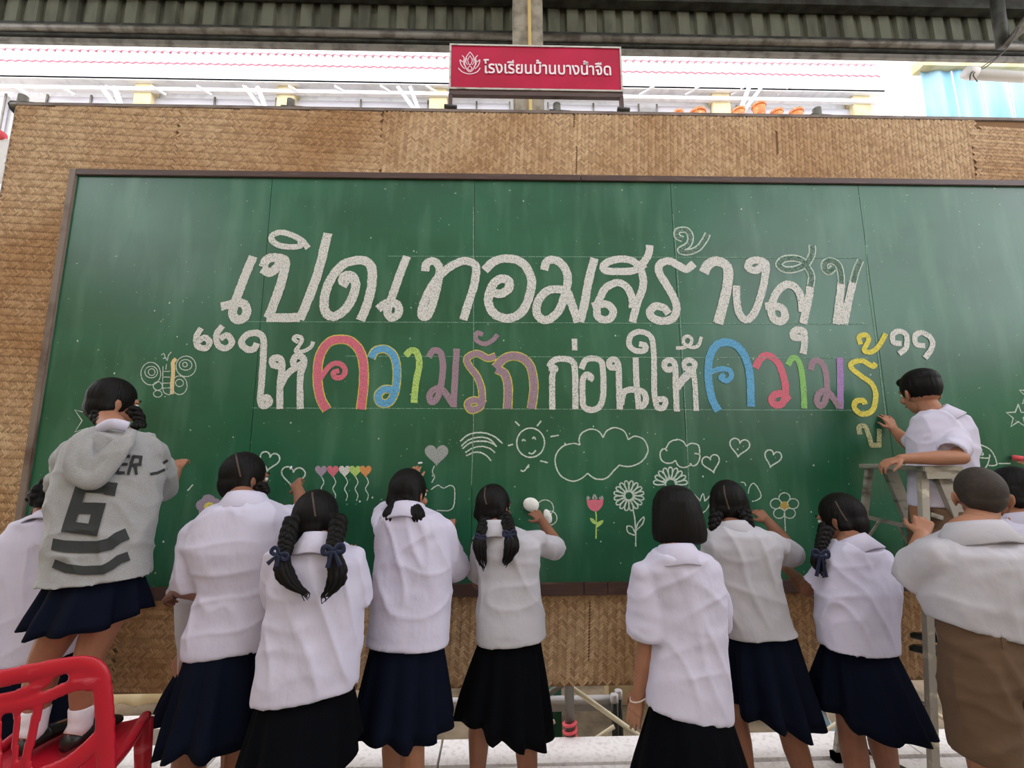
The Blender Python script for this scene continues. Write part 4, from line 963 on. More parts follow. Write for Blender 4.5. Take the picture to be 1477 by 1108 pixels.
    if 'shorts' in S:
        mb = MB(); q = S['shorts']; w_ = q['waist']; rings = []
        a, b = P(w_[0]), P(w_[1]); kn = [P(l) for l in q['cuff']]; hd = q.get('d', .12)
        mb.loft([elring(a, b, hd), elring(a+V((0,0,-.10)), b+V((0,0,-.10)), hd*1.12), elring(a+V((.02,0,-.2)), b+V((-.02,0,-.2)), hd*1.08)])
        for j, e in enumerate(kn):
            s0 = (a*.72+b*.28 if j == 0 else a*.28+b*.72)+V((0,0,-.12)); dd = (e-s0).normalized(); x = V((1,0,0)); x = (x-dd*x.dot(dd)).normalized(); y = dd.cross(x); r1 = q.get('r', .095)
            mb.loft([[p+(x*math.cos(2*PI*t/28)+y*math.sin(2*PI*t/28)*1.05)*r for t in range(28)] for p, r in ((s0, r1*1.0),(s0.lerp(e,.5), r1),(e, r1*.98))])
        so = remesh(mb, .0085, 4)
        for j, e in enumerate(kn): dent(so, e, V((0,0,-1)), q.get('r',.095), .05)
        wrinkle(so, .005, 8+S.get('seed',1)); sh = to_obj(so, 'shorts', M['khaki'], root)
        if q.get('belt', True):
            for t in (.3,.55,.8):
                c = a.lerp(b, t)+V((0,-hd*1.02,-.035)); MB().box(c+V((-.009,-.004,-.03)), c+V((.009,.006,.03))).build('belt_loop', M['khaki'], sh, bevel=.002)
    # ---- socks and shoes
    for (an, heel, toe, fd, kn) in legs:
        up = (kn-an).normalized(); mb = MB(); mb.tube([heel+V((0,0,.012)), an, an+up*.03, an+up*.062, an+up*.066], [.033*k,.036*k,.0355*k,.039*k,.035*k], 16)
        mb.build('sock', M['sock'], root, smooth=True)
        mb = MB(); x = V((fd.y,-fd.x,0)); zb_ = heel.z-.028; rings = []
        for t, w_, hh in ((-.20,.020,.03),(-.12,.033,.052),(.1,.037,.058),(.35,.038,.050),(.55,.043,.044),(.8,.044,.036),(1.02,.034,.030),(1.14,.014,.02)):
            c = V((heel.x, heel.y, zb_))+fd*(toe-heel).length*1.12*t; ring = []
            for q in range(14):
                a_ = 2*PI*q/14; ring.append(c+x*w_*k*math.cos(a_)+V((0,0,hh*k*(.5+.5*math.sin(a_)))))
            rings.append(ring)
        mb.loft(rings); mb.build('shoe', M['shoe'], root, smooth=True)
        if S.get('strap', True):
            mb = MB(); c = V((heel.x,heel.y,zb_+.05*k))+fd*.05; mb.tube([c+x*.037*k-V((0,0,.02)), c+V((0,0,.016)), c-x*.037*k-V((0,0,.02))], .008, 6, flat=.4); mb.build('shoe_strap', M['shoe'], root, smooth=True)
    return root, shirt, bvh, dict(arms=arms, neck=neck, hc=hc, h=h)
def gl(px, Y, z=.07):                    # joint near the floor seen at this column
    p = at(px, 1100, Y); return V((p.x, Y, z))
# ---------- 1 far-left girl, leaning towards the board
person('girl at the far left leaning in, white blouse, loose curly black hair trailing down', dict(
 head=(84,722,-.20), neck=(72,750,-.27), hip=(25,950,-.36), shL=(14,790,-.30), shR=(100,775,-.27), yaw=.5, pitch=.5, k=1.0,
 armL=dict(el=(-50,850,-.28), wr=(-60,780,-.12), n=(0,-1,0)), armR=dict(el=(122,800,-.20), wr=(118,745,-.09), n=(0,-1,0), th=-1),
 legL=(gl(-20,-.36,.40), gl(-5,-.38)), legR=(gl(40,-.34,.40), gl(50,-.34)),
 hair='curly', curls=[(58,738,-.25,.035),(42,752,-.27,.032),(28,765,-.29,.026),(15,778,-.31,.020),(5,790,-.32,.015)],
 shirt=[(742,52,92),(752,30,104),(775,6,118),(830,-30,122),(900,-50,120),(955,-52,962,112,940)], sY=(-.27,-.36), maxd=.12, seed=1,
 sleeveL=[(12,800,-.30,.060),(-20,850,-.29,.065),(-34,866,-.28,.068)], sleeveR=[(100,785,-.27,.050),(116,802,-.22,.052),(120,804,-.20,.054)],
 collarc=(70,752,-.27), crot=(-.5,-.3,0),
 skirt=dict(wl=(-45,930),wr=(105,925),hl=(-80,1075),hr=(125,1065),dw=.11,dh=.15,Yw=-.36,Yh=-.36,seed=2)))
# ---------- 2 girl in the grey hoodie standing on the red chair
r_, sh, bv, J = person('girl in a grey hoodie with a charcoal number 6, standing on the red chair', dict(
 head=(165,581,-.48), neck=(165,618,-.60), hip=(140,850,-.74), shL=(112,655,-.64), shR=(216,650,-.62), yaw=.55, pitch=.18, z0=.47, hk=1.0,
 armL=dict(el=(88,715,-.46), wr=(98,690,-.24), n=(0,-1,0)), armR=dict(el=(236,712,-.48), wr=(255,677,-.22), hd=(269,650,-.12), n=(.2,-1,.2), curl=.75, th=-1, spread=.02),
 legL=((64,950,-.78), V((at(44,1060,-.80).x,-.79,.54)), .1), legR=((128,948,-.78), V((at(112,1050,-.78).x,-.77,.54)), .2),
 hair='braids', braid=[dict(pts=[(190,590,-.54),(200,602,-.54),(202,612,-.55)],turns=1.2,r0=.024,r1=.018,tuft=[(202,611,-.55),(198,618,-.58)]),
                       dict(pts=[(136,596,-.56),(142,606,-.58),(150,612,-.60)],turns=1.2,r0=.022,r1=.018)],
 shirt=[(616,146,188),(628,122,212),(650,98,226),(690,88,228),(740,80,219),(800,75,213),(832,70,211),(846,64,842,210,830)], sY=(-.61,-.76), dep=.66, seed=5, shirtm='hoodie', shirtn='hoodie', wr=.007,
 sleeveL=[(106,655,-.62,.062),(90,700,-.50,.058),(94,702,-.36,.045)], sleeveR=[(220,655,-.60,.066),(232,704,-.50,.060),(240,690,-.38,.047)],
 collar=False, skirtm='navy',
 skirt=dict(wl=(75,820),wr=(205,815),hl=(44,905),hr=(205,885),dw=.11,dh=.15,Yw=-.75,Yh=-.76,seed=5,hemz=.01)))
off=V((0,0,0))
def tubes(name, paths, mt, parent, flat=.6):
    mb=MB()
    for pts, rs in paths: 
        pp=cat([P(p) for p in pts],6); n=len(pp); mb.tube(pp,[rs[0]+(rs[1]-rs[0])*math.sin(PI*i/(n-1)) for i in range(n)],12,flat=flat,up=(0,1,0))
    me=remesh(mb,.006,3); wrinkle(me,.003,4); return to_obj(me,name,mt,parent)
YH=-.745
hd_=tubes('hood',[([(138,618,-.68),(116,630,YH-.0),(104,655,YH-.03),(110,682,YH-.04),(136,694,YH-.05),(160,672,YH-.04),(180,644,YH-.02),(190,622,-.70)],(.020,.036)),
              ([(136,622,-.69),(122,650,YH-.02),(126,676,YH-.03),(140,680,YH-.03),(160,655,YH-.02),(176,632,-.72)],(.020,.038)),
              ([(130,640,-.72),(138,665,YH-.0),(150,660,YH-.0),(165,640,-.72)],(.022,.030))],M['hoodie'],sh)
mb=MB(); mb.tube(cat([P((142,620,-.68)),P((155,613,-.70)),P((168,612,-.705)),P((184,616,-.68))],5),.022,10,flat=.55,up=(0,1,0)); mb.build('inner_collar',M['shirt'],sh,smooth=True)
cb=lambda x,y:(x/3.4625,500+y/3.4625)
decal('printed_number',[cb(545,742),cb(552,705),cb(405,700),cb(340,900),cb(462,916),cb(492,808),cb(375,806)],16.5,bv,M['print'],sh)
decal('printed_stripe',[(75,785),(92,788),(115,789),(140,789),(158,785),(170,776),(184,770)],17,bv,M['print'],sh)
decal('printed_stripe',[(77,813),(95,820),(120,823),(148,822),(160,816),(172,807),(186,802)],13,bv,M['print'],sh)
for st in ([cb(612,545),cb(582,632)],[cb(606,548),cb(650,548)],[cb(598,588),cb(638,588)],[cb(584,630),cb(624,630)],[cb(668,545),cb(640,640)],[cb(664,548),cb(705,552),cb(700,588),cb(655,592)],[cb(676,592),cb(682,640)],[cb(344,512),cb(318,596)],[cb(312,600),cb(338,600)]):
    decal('printed_lettering',st,4.2,bv,M['print'],sh)
for st in ([(217,684),(228,682),(241,676)],[(236,668),(242,664)]): decal('cuff_stripe',st,4,bv,M['print'],sh)
# ---------- 4 half hidden girl behind the tall one
person('small girl almost hidden behind the tall girl, only grey blouse edge and braid showing', dict(
 head=(330,752,-.20), neck=(318,775,-.28), hip=(290,945,-.36), shL=(278,800,-.30), shR=(352,795,-.28), yaw=.1, pitch=.2, k=.9,
 armL=dict(el=(270,850,-.25), wr=(285,800,-.09), n=(0,-1,0)),
 legL=(gl(285,-.36,.40), gl(287,-.38)), legR=(gl(330,-.34,.40), gl(330,-.34)),
 hair='braids', braid=[dict(pts=[(312,745,-.28),(304,765,-.34),(298,790,-.38)],r0=.024,tuft=[(298,788,-.38),(296,812,-.38)])],
 shirt=[(772,300,340),(782,278,358),(810,268,368),(870,258,372),(930,262,372),(962,262,966,372,960)], sY=(-.30,-.36), seed=9, shirtm='shirtgrey',
 sleeveL=[(280,800,-.30,.052),(264,845,-.27,.058),(258,858,-.26,.06)],
 skirt=dict(wl=(268,940),wr=(368,940),hl=(236,1022),hr=(390,1030),dw=.10,dh=.17,Yw=-.36,Yh=-.36,seed=3)))
# ---------- 3 tall girl, right fist raised to the board
r_, sh, bv, J = person('tall girl with two braids drawing a heart, raised right fist, left hand low with bracelet', dict(
 head=(354,690,-.55), neck=(352,722,-.66), hip=(318,940,-.72), shL=(290,775,-.68), shR=(405,748,-.62), yaw=.55, pitch=.12, k=1.06, hk=1.0, skin='skin2',
 armL=dict(el=(300,852,-.66), wr=(256,853,-.52), hd=(236,862,-.48), n=(0,-.6,.8), curl=.9, th=1, spread=.03), armR=dict(el=(440,744,-.44), wr=(430,706,-.22), hd=(420,680,-.10), n=(0,-1,.1), curl=.8, th=-1, spread=.02),
 legL=(gl(270,-.74,.42), gl(272,-.78)), legR=(gl(345,-.68,.42), gl(345,-.66)),
 hair='braids', part=[(340,655),(343,670),(347,688)],
 braid=[dict(pts=[(335,705,-.62),(331,712,-.60),(329,722,-.55)],r0=.026,r1=.02,turns=1.5),dict(pts=[(375,700,-.62),(382,712,-.62)],r0=.026,r1=.02,turns=1)],
 shirt=[(722,328,388),(730,306,402),(748,284,418),(790,268,420),(850,292,408),(880,282,402),(912,268,396),(935,266,392),(948,268,948,386,928)], sY=(-.67,-.74), dep=.62, seed=12,
 sleeveL=[(288,772,-.68,.066),(284,815,-.68,.074),(281,846,-.67,.078)], sleeveR=[(398,752,-.62,.062),(425,748,-.50,.060),(436,744,-.45,.060)],
 collarc=(355,722,-.66), cw=1.12, crot=(-.12,-.05,0),
 skirt=dict(wl=(268,925),wr=(388,915),hl=(244,1060),hr=(402,1045),dw=.12,dh=.19,Yw=-.73,Yh=-.73,seed=7)))
ch=MB(); a=at(419,676,-.04); ch.tube([a,a+V((-.015,.045,.012))],.005,8); tag(ch.build('chalk_stick',M['sock']),'white chalk stub in the raised fist of the tall girl','chalk')
c=P((257,853,-.525)); mb=MB(); mb.tube([c+V((.004*math.sin(t),.027*math.cos(t),.027*math.sin(t))) for t in [i*2*PI/16 for i in range(17)]],.003,6); tag(mb.build('bracelet',M['cord'],smooth=True),'thin dark bracelet on the tall girl lowered left wrist','bracelet')
# ---------- 5 girl in front with ribboned braids
person('girl nearest the camera left of centre with two long braids tied in navy ribbons', dict(
 head=(457,750,-.82), neck=(462,782,-.88), hip=(440,990,-.90), shL=(404,806,-.90), shR=(510,806,-.88), yaw=.05, pitch=.12, k=.97, hk=.98,
 armR=dict(el=(512,884,-.84), wr=(505,812,-.55), hd=(500,772,-.45), n=(.2,-1,0), th=-1), armL=dict(el=(410,880,-.72), wr=(440,820,-.5), n=(0,-1,0)),
 legL=(gl(415,-.92,.40), gl(412,-.95)), legR=(gl(480,-.88,.40), gl(482,-.86)),
 hair='braids', part=[(450,708),(452,725),(455,745)],
 braid=[dict(pts=[(424,748,-.90),(416,770,-.95),(412,790,-.98),(410,800,-.99)],r0=.028,r1=.019,turns=2.5,tuft=[(410,800,-.99),(408,820,-1.0),(420,842,-1.01),(443,858,-1.02)],bow=(404,800,-1.01),bs=.66,ba=.5,tl=.06),
        dict(pts=[(488,750,-.90),(486,770,-.95),(482,786,-.98),(481,796,-.99)],r0=.030,r1=.020,turns=2.5,tuft=[(481,796,-.99),(486,820,-1.0),(484,842,-1.01),(468,862,-1.02)],bow=(482,794,-1.02),bs=.78,ba=-.1,tl=.065)],
 shirt=[(782,440,486),(792,412,506),(808,396,524),(850,392,526),(900,386,522),(950,376,520),(990,368,516),(1004,365,1010,514,984)], sY=(-.88,-.92), seed=20, dep=.62, wr=.006,
 sleeveL=[(406,812,-.89,.056),(404,850,-.84,.062),(404,866,-.8,.064)], sleeveR=[(506,812,-.88,.058),(513,848,-.87,.062),(514,868,-.86,.064)],
 collarc=(463,780,-.89), crot=(-.05,0,0), skirtm='black',
 skirt=dict(wl=(372,985),wr=(514,968),hl=(352,1135),hr=(519,1075),dw=.115,dh=.19,Yw=-.91,Yh=-.91,seed=11)))
# ---------- 6 girl with low pigtails, hand above her head
r_, sh, bv, J = person('girl with two short low pigtails reaching one hand up above her head', dict(
 head=(590,712,-.46), neck=(590,738,-.56), hip=(590,935,-.62), shL=(554,762,-.56), shR=(640,765,-.56), yaw=.5, pitch=.15, k=1.0, hk=1.0,
 armL=dict(el=(556,740,-.32), wr=(596,694,-.14), hd=(600,662,-.07), n=(0,-1,.2), curl=.5, th=1, spread=.08), armR=dict(el=(662,818,-.46), wr=(650,765,-.24), hd=(646,738,-.12), n=(0,-1,.1), th=-1, curl=.6),
 legL=(gl(568,-.56,.42), gl(567,-.50)), legR=(gl(594,-.68,.42), gl(594,-.74)),
 hair='tied', braid=[dict(pts=[(574,722,-.55),(570,730,-.58)],r0=.022,r1=.02,turns=.5,tuft=[(570,728,-.58),(564,742,-.62),(563,760,-.63)]),dict(pts=[(592,722,-.57),(596,730,-.60)],r0=.022,r1=.02,turns=.5,tuft=[(597,728,-.60),(601,742,-.64),(602,756,-.65)])],
 extra=[],
 shirt=[(732,568,612),(740,550,632),(756,544,650),(800,540,652),(860,536,650),(915,530,648),(938,528,926,648,930)], sY=(-.56,-.64), seed=23, dep=.62, wr=.0055,
 sleeveL=[(556,760,-.55,.050),(552,748,-.42,.052),(558,736,-.34,.055)], sleeveR=[(638,770,-.55,.060),(654,812,-.50,.064),(660,820,-.42,.062)],
 collarc=(590,736,-.57), cw=1.05, crot=(-.15,.05,0),
 skirt=dict(wl=(532,915),wr=(645,918),hl=(516,1040),hr=(650,1036),dw=.115,dh=.19,Yw=-.63,Yh=-.63,seed=14)))
ch=MB(); a=at(604,668,-.06); ch.tube([a,a+V((.01,.035,.0))],.005,8); tag(ch.build('chalk_stick',M['sock']),'white chalk stub held by the hand above the short pigtails','chalk')
# ---------- 7 centre girl with ribboned braids and a sponge
person('slim centre girl with ribbon-tied braids wiping the board with a white sponge', dict(
 head=(713,732,-.40), neck=(716,762,-.48), hip=(735,925,-.52), shL=(694,785,-.50), shR=(776,778,-.48), yaw=.6, pitch=.1, k=.95, hk=.96, skin='skin2',
 armR=dict(el=(806,792,-.34), wr=(782,752,-.16), hd=(764,730,-.08), n=(.2,-1,.2), th=-1, curl=.45), armL=dict(el=(690,840,-.34), wr=(700,790,-.16), n=(0,-1,0)),
 legL=(gl(692,-.48,.42), gl(688,-.44)), legR=(gl(757,-.55,.42), gl(764,-.58)),
 hair='braids', part=[(700,702),(699,716),(702,728)], pw=1,
 braid=[dict(pts=[(702,750,-.50),(696,762,-.55),(693,770,-.58)],r0=.028,r1=.018,turns=1.6,tuft=[(693,770,-.58),(692,790,-.60),(697,818,-.60)],bow=(693,775,-.60),bs=.5,ba=.2,tl=.07),
        dict(pts=[(727,745,-.50),(733,758,-.55),(736,766,-.58)],r0=.030,r1=.020,turns=1.8,tuft=[(736,766,-.58),(738,790,-.61),(729,814,-.61)],bow=(735,770,-.61),bs=.6,ba=-.1,tl=.08)],
 shirt=[(758,700,734),(768,692,762),(786,686,782),(830,690,778),(880,688,784),(915,687,788),(928,687,928,788,918)], sY=(-.49,-.54), seed=27, dep=.64, shirtm='shirtgrey',
 sleeveL=[(696,788,-.50,.042),(691,818,-.44,.050),(690,828,-.40,.052)], sleeveR=[(768,782,-.47,.052),(792,790,-.42,.052),(803,790,-.36,.054)],
 collarc=(714,760,-.49), cw=.95, skirtm='black',
 skirt=dict(wl=(690,912),wr=(783,910),hl=(667,1030),hr=(795,1050),dw=.105,dh=.18,Yw=-.53,Yh=-.53,seed=17)))
mb=MB(); mb.ell(at(766,728,-.03),(.045,.018,.038),Matrix.Rotation(.3,3,'Y')); o=to_obj(remesh(mb,.005,2),'sponge',M['sponge'],None) if False else mb.build('sponge',M['sponge'],smooth=True)
tag(o,'white sponge pressed to the board by the centre girl','sponge')
mb=MB(); mb.ell(at(790,745,-.025),(.022,.014,.040),Matrix.Rotation(-.3,3,'Y')); tag(mb.build('cloth_pad',M['sponge'],smooth=True),'small white cloth pad beside the raised forearm of the centre girl','cloth')
# ---------- 8 bob-haired girl
r_, sh, bv, J = person('girl with a straight black bob, left arm hanging with a bracelet', dict(
 head=(974,742,-.80), neck=(976,785,-.86), hip=(992,1020,-.88), shL=(930,828,-.88), shR=(1022,822,-.86), yaw=.05, pitch=.05, k=1.0, hk=.93,
 armL=dict(el=(936,930,-.86), wr=(922,1000,-.84), hd=(908,1060,-.84), n=(-.8,-.6,0), curl=.16, th=1, spread=.05), armR=dict(el=(1035,900,-.66), wr=(1010,840,-.5), n=(0,-1,0), th=-1),
 legL=(gl(968,-.88,.40), gl(966,-.90)), legR=(gl(1025,-.86,.40), gl(1026,-.84)),
 hair='bob', shirt=[(790,955,1000),(800,935,1022),(818,924,1036),(870,938,1046),(930,942,1048),(990,934,1052),(1020,932,1055),(1034,933,1016,1056,1036)], sY=(-.87,-.90), seed=31, dep=.62, wr=.0045,
 sleeveL=[(934,832,-.87,.058),(932,880,-.87,.068),(932,916,-.865,.073)], sleeveR=[(1020,830,-.86,.055),(1032,880,-.78,.060),(1034,900,-.74,.062)],
 collarc=(976,796,-.87), cw=1.0, crot=(-.05,0,0), skirtm='black',
 skirt=dict(wl=(938,1000),wr=(1050,1005),hl=(918,1150),hr=(1078,1150),dw=.115,dh=.20,Yw=-.89,Yh=-.89,seed=19)))
c=P((921,1006,-.84)); mb=MB(); mb.tube([c+V((.030*math.cos(t),.027*math.sin(t),.010*math.cos(t))) for t in [i*2*PI/18 for i in range(19)]],.0026,6); tag(mb.build('bracelet',M['bracelet'],smooth=True),'pale string bracelet on the bob haired girl hanging wrist','bracelet')
# ---------- 9 girl with folded arm right of the bob
person('girl in an off-white blouse right of the bob, hand raised to her cheek', dict(
 head=(1050,727,-.40), neck=(1056,762,-.48), hip=(1095,925,-.54), shL=(1032,800,-.50), shR=(1118,785,-.48), yaw=.3, pitch=.12, k=1.0, hk=1.0, skin='skin2',
 armR=dict(el=(1138,790,-.32), wr=(1108,752,-.20), hd=(1090,735,-.14), n=(.1,-1,.2), curl=.6, th=-1), armL=dict(el=(1020,850,-.38), wr=(1035,790,-.2), n=(0,-1,0)),
 legL=(gl(1064,-.50,.40), gl(1078,-.54)), legR=(gl(1140,-.56,.40), gl(1172,-.62)),
 hair='braids', part=[(1044,700),(1046,715),(1052,735)], pw=1.1,
 braid=[dict(pts=[(1034,740,-.48),(1030,755,-.50),(1030,768,-.50)],r0=.026,turns=1.5,tuft=[(1030,766,-.5),(1031,778,-.5)]),dict(pts=[(1072,738,-.50),(1078,752,-.52),(1083,762,-.52)],r0=.028,turns=1.5)],
 shirt=[(758,1034,1082),(768,1022,1108),(786,1014,1124),(830,1024,1122),(880,1034,1132),(912,1040,1144),(926,1044,918,1150,908)], sY=(-.50,-.56), seed=35, dep=.64, shirtm='shirtgrey',
 sleeveL=[(1030,795,-.50,.052),(1020,830,-.44,.058),(1018,842,-.42,.06)], sleeveR=[(1112,785,-.48,.060),(1134,798,-.42,.062),(1140,800,-.36,.058)],
 collarc=(1058,762,-.49), cw=1.1, crot=(-.1,0,0),
 skirt=dict(wl=(1044,900),wr=(1146,896),hl=(1046,1012),hr=(1172,1030),dw=.11,dh=.18,Yw=-.55,Yh=-.55,seed=21)))
# ---------- 10 girl left of the ladder
person('girl left of the stepladder, parting in her hair, blue ribbon over her left shoulder', dict(
 head=(1212,748,-.44), neck=(1226,785,-.54), hip=(1240,940,-.60), shL=(1196,812,-.56), shR=(1272,805,-.56), yaw=-.5, pitch=.3, k=1.0, hk=1.03, skin='skin2',
 armL=dict(el=(1164,850,-.46), wr=(1138,824,-.20), hd=(1118,806,-.10), n=(0,-1,.2), th=1), armR=dict(el=(1285,860,-.4), wr=(1262,800,-.2), n=(0,-1,0), th=-1),
 legL=(gl(1232,-.60,.40), gl(1238,-.64)), legR=(gl(1272,-.58,.40), gl(1284,-.56)),
 hair='braids', part=[(1205,723),(1213,738),(1222,752)], pw=1.1,
 braid=[dict(pts=[(1192,762,-.52),(1186,780,-.56),(1182,795,-.58)],r0=.028,turns=2,tuft=[(1182,794,-.58),(1180,812,-.59),(1186,828,-.59)],bow=(1182,800,-.61),bs=.8,ba=.1,tl=.11)],
 shirt=[(780,1205,1250),(790,1192,1268),(808,1184,1280),(850,1180,1288),(900,1182,1290),(935,1186,1290),(948,1187,932,1291,938)], sY=(-.55,-.62), seed=41, dep=.66, wr=.006,
 sleeveL=[(1200,812,-.55,.052),(1190,832,-.54,.053),(1172,846,-.51,.052)], sleeveR=[(1268,808,-.55,.050),(1282,850,-.46,.052),(1282,860,-.42,.054)],
 collarc=(1230,784,-.55), cw=1.05, crot=(-.2,-.25,0),
 skirt=dict(wl=(1188,918),wr=(1286,918),hl=(1186,1022),hr=(1326,1042),dw=.11,dh=.19,Yw=-.60,Yh=-.60,seed=25)))
# ---------- 11 boy on the ladder
person('boy up on the stepladder in a white shirt leaning one forearm on its top', dict(
 head=(1327,566,-.30), neck=(1350,600,-.36), hip=(1352,725,-.40), shL=(1372,628,-.42), shR=(1330,622,-.26), yaw=.1, pitch=.15, k=.95, hk=1.0, z0=.55,
 armL=dict(el=(1386,660,-.56), wr=(1300,662,-.52), hd=(1276,668,-.50), n=(0,-.3,1), curl=.55, th=-1), armR=dict(el=(1310,640,-.16), wr=(1290,620,-.06), n=(0,-1,0), th=-1, hd=(1282,606,-.04)),
 legL=((1352,850,-.42), V((at(1372,900,-.45).x,-.42,.62)), -.9), legR=((1345,830,-.30), V((at(1366,880,-.30).x,-.28,.62)), -.9),
 hair='short', shirt=[(592,1332,1370),(602,1322,1388),(620,1318,1398),(650,1318,1402),(690,1318,1400),(718,1316,1386),(732,1316,730,1380,734)], sY=(-.37,-.40), seed=44, dep=.72, maxd=.12,
 sleeveL=[(1376,628,-.42,.052),(1384,648,-.50,.054),(1382,662,-.54,.055)] if False else [(1372,625,-.42,.056),(1380,645,-.50,.056),(1372,654,-.54,.055)],
 sleeveR=[(1330,625,-.26,.05),(1318,636,-.20,.05),(1312,640,-.17,.05)],
 collarc=(1352,598,-.37), cw=1.0, crot=(0,-.5,0), strap=False,
 shorts=dict(waist=((1320,730,-.40),(1388,732,-.40)), cuff=((1340,850,-.42),(1366,845,-.36)), d=.10, r=.085, belt=False)))
# ---------- 12 boy steadying the ladder
person('boy with a cropped head in khaki shorts steadying the ladder rail at the right edge', dict(
 head=(1414,714,-.98), neck=(1408,766,-1.02), hip=(1432,925,-1.04), shL=(1345,802,-1.04), shR=(1500,805,-1.02), yaw=.62, pitch=.0, k=1.08, hk=.92,
 armL=dict(el=(1316,830,-.92), wr=(1330,772,-.76), hd=(1334,728,-.70), n=(-.6,-.8,0), curl=.75, th=-1, spread=.04), armR=dict(el=(1530,900,-.9), wr=(1500,830,-.72), n=(0,-1,0), th=-1),
 legL=(gl(1428,-1.04,.42), gl(1428,-1.08)), legR=(gl(1502,-1.0,.42), gl(1502,-.98)), skin='skin',
 hair='buzz', shirt=[(768,1374,1446),(778,1350,1486),(792,1330,1518),(830,1334,1512),(870,1340,1504),(896,1350,1500),(912,1354,896,1500,928)], sY=(-1.02,-1.05), seed=50, dep=.6, wr=.005, shirtm='shirtgrey',
 sleeveL=[(1346,808,-1.03,.066),(1326,822,-.98,.068),(1316,838,-.95,.064)], sleeveR=[(1500,812,-1.02,.064),(1520,870,-.98,.068),(1522,885,-.96,.07)],
 collarc=(1407,764,-1.04), cw=1.22, nohem=True, crot=(-.05,0,0), strap=False,
 shorts=dict(waist=((1358,885,-1.05),(1494,895,-1.05)), cuff=((1422,1088,-1.04),(1504,1088,-1.00)), d=.088, r=.088)))
# ---------- 13 child behind him at the edge
person('dark haired child behind the cropped boy at the right edge of the picture', dict(
 head=(1462,712,-.56), neck=(1478,748,-.62), hip=(1500,925,-.66), shL=(1446,785,-.62), shR=(1540,785,-.62), yaw=-.3, pitch=.2, k=1.0, hk=1.05,
 armL=dict(el=(1450,850,-.45), wr=(1460,790,-.25), n=(0,-1,0)), armR=dict(el=(1545,760,-.35), wr=(1500,690,-.12), n=(0,-1,0), th=-1, hd=(1485,668,-.08)),
 legL=(gl(1500,-.66,.40), gl(1502,-.66)), legR=(gl(1560,-.66,.40), gl(1560,-.66)),
 hair='braids', shirt=[(748,1456,1500),(758,1440,1530),(780,1432,1550),(850,1440,1545),(930,1440,1550),(950,1440,950,1550,950)], sY=(-.62,-.66), seed=55,
 sleeveL=[(1448,790,-.62,.055),(1446,830,-.55,.06),(1448,840,-.5,.06)], sleeveR=[(1536,785,-.6,.055),(1545,765,-.45,.058),(1543,758,-.4,.058)],
 skirt=dict(wl=(1445,930),wr=(1548,930),hl=(1430,1045),hr=(1580,1045),dw=.11,dh=.18,Yw=-.66,Yh=-.66,seed=28)))
ch=MB(); a=at(1476,662,-.05); ch.tube([a,a+V((-.03,.03,.008))],.016,10); tag(ch.build('chalk_stick',M['rope'],smooth=True),'thick pink chalk stick at the right edge beside the stars','chalk')
# ------------------------------------------------------------ stepladder
def Lp(px,py,Y): return at(px,py,Y)
ld=empty('stepladder',(at(1310,680,-.3).x,-.32,0),'battered aluminium stepladder with paint splashes, held by the cropped boy','ladder')
Yf,Yn=-.18,-.50
def rail(name,a,b,w,d,m,up=(0,1,0)):
    mb=MB(); mb.beam(a,b,w,.006,up=up)
    a=V(a);b=V(b);dd=(b-a).normalized();x=dd.cross(V(up)).normalized();y=x.cross(dd)
    for s in (-1,1): mb.beam(a+x*s*(w/2-.002)+y*d/2,b+x*s*(w/2-.002)+y*d/2,.005,d,up=up)
    return mb.build(name,m,ld)
topf=(Lp(1256,672,Yf),Lp(1284,676,Yf)); topn=(Lp(1333,676,Yn),Lp(1358,680,Yn))
def down(p,px,py,Y,z=0):
    q=at(px,py,Y); t=(z-p.z)/(q.z-p.z); return p+(q-p)*t
rail('back_leg',topf[0],down(topf[0],1244,780,Yf),.030,.020,M['alu'])
rail('back_leg',topn[0],down(topn[0],1347,1040,Yn),.034,.022,M['alupale'])
rail('step_rail',topf[1],down(topf[1],1322,770,Yf),.062,.022,M['alu'])
rail('step_rail',topn[1],down(topn[1],1408,800,Yn),.062,.022,M['alu'])
zt=topn[0].z; x0=min(topf[0].x,topn[0].x)-.03; x1=max(topf[1].x,topn[1].x)+.04
MB().box((x0,Yn-.03,zt-.012),(x1,Yf+.03,zt+.012)).build('top_cap',M['alu'],ld,bevel=.004)
MB().box((x0+.01,Yn-.03,zt-.045),(x1-.01,Yn-.022,zt-.012)).build('cap_lip',M['alu'],ld)
a0=topf[1];a1=down(topf[1],1322,770,Yf);b0=topn[1];b1=down(topn[1],1408,800,Yn)
for i in range(1,5):
    t=1-(i*.28)/zt; t=(zt-i*.28)/zt; p=a0.lerp(a1,t); q=b0.lerp(b1,t); mb=MB(); mb.box((min(p.x,q.x)-.035,Yn,p.z-.015),(max(p.x,q.x)+.035,Yf,p.z+.010)); mb.build('step',M['alu'],ld,bevel=.003)
a0=topf[0];a1=down(topf[0],1244,780,Yf);b0=topn[0];b1=down(topn[0],1347,1040,Yn)
for t in (.35,.72,.93):
    MB().beam(a0.lerp(a1,t),b0.lerp(b1,t),.022,.012).build('cross_bar',M['darkmetal'] if t>.9 else M['alu'],ld)
MB().beam(Lp(1251,746,Yf-.02),Lp(1318,762,Yf-.02),.020,.008,up=(0,1,0)).build('spreader',M['alu'],ld)
MB().beam(Lp(1268,752,Yf-.03),Lp(1248,782,Yf-.03),.012,.006,up=(0,1,0)).build('spreader_stay',M['alu'],ld)
MB().beam(Lp(1296,760,Yf-.03),Lp(1310,785,Yf-.03),.012,.006,up=(0,1,0)).build('spreader_stay',M['alu'],ld)
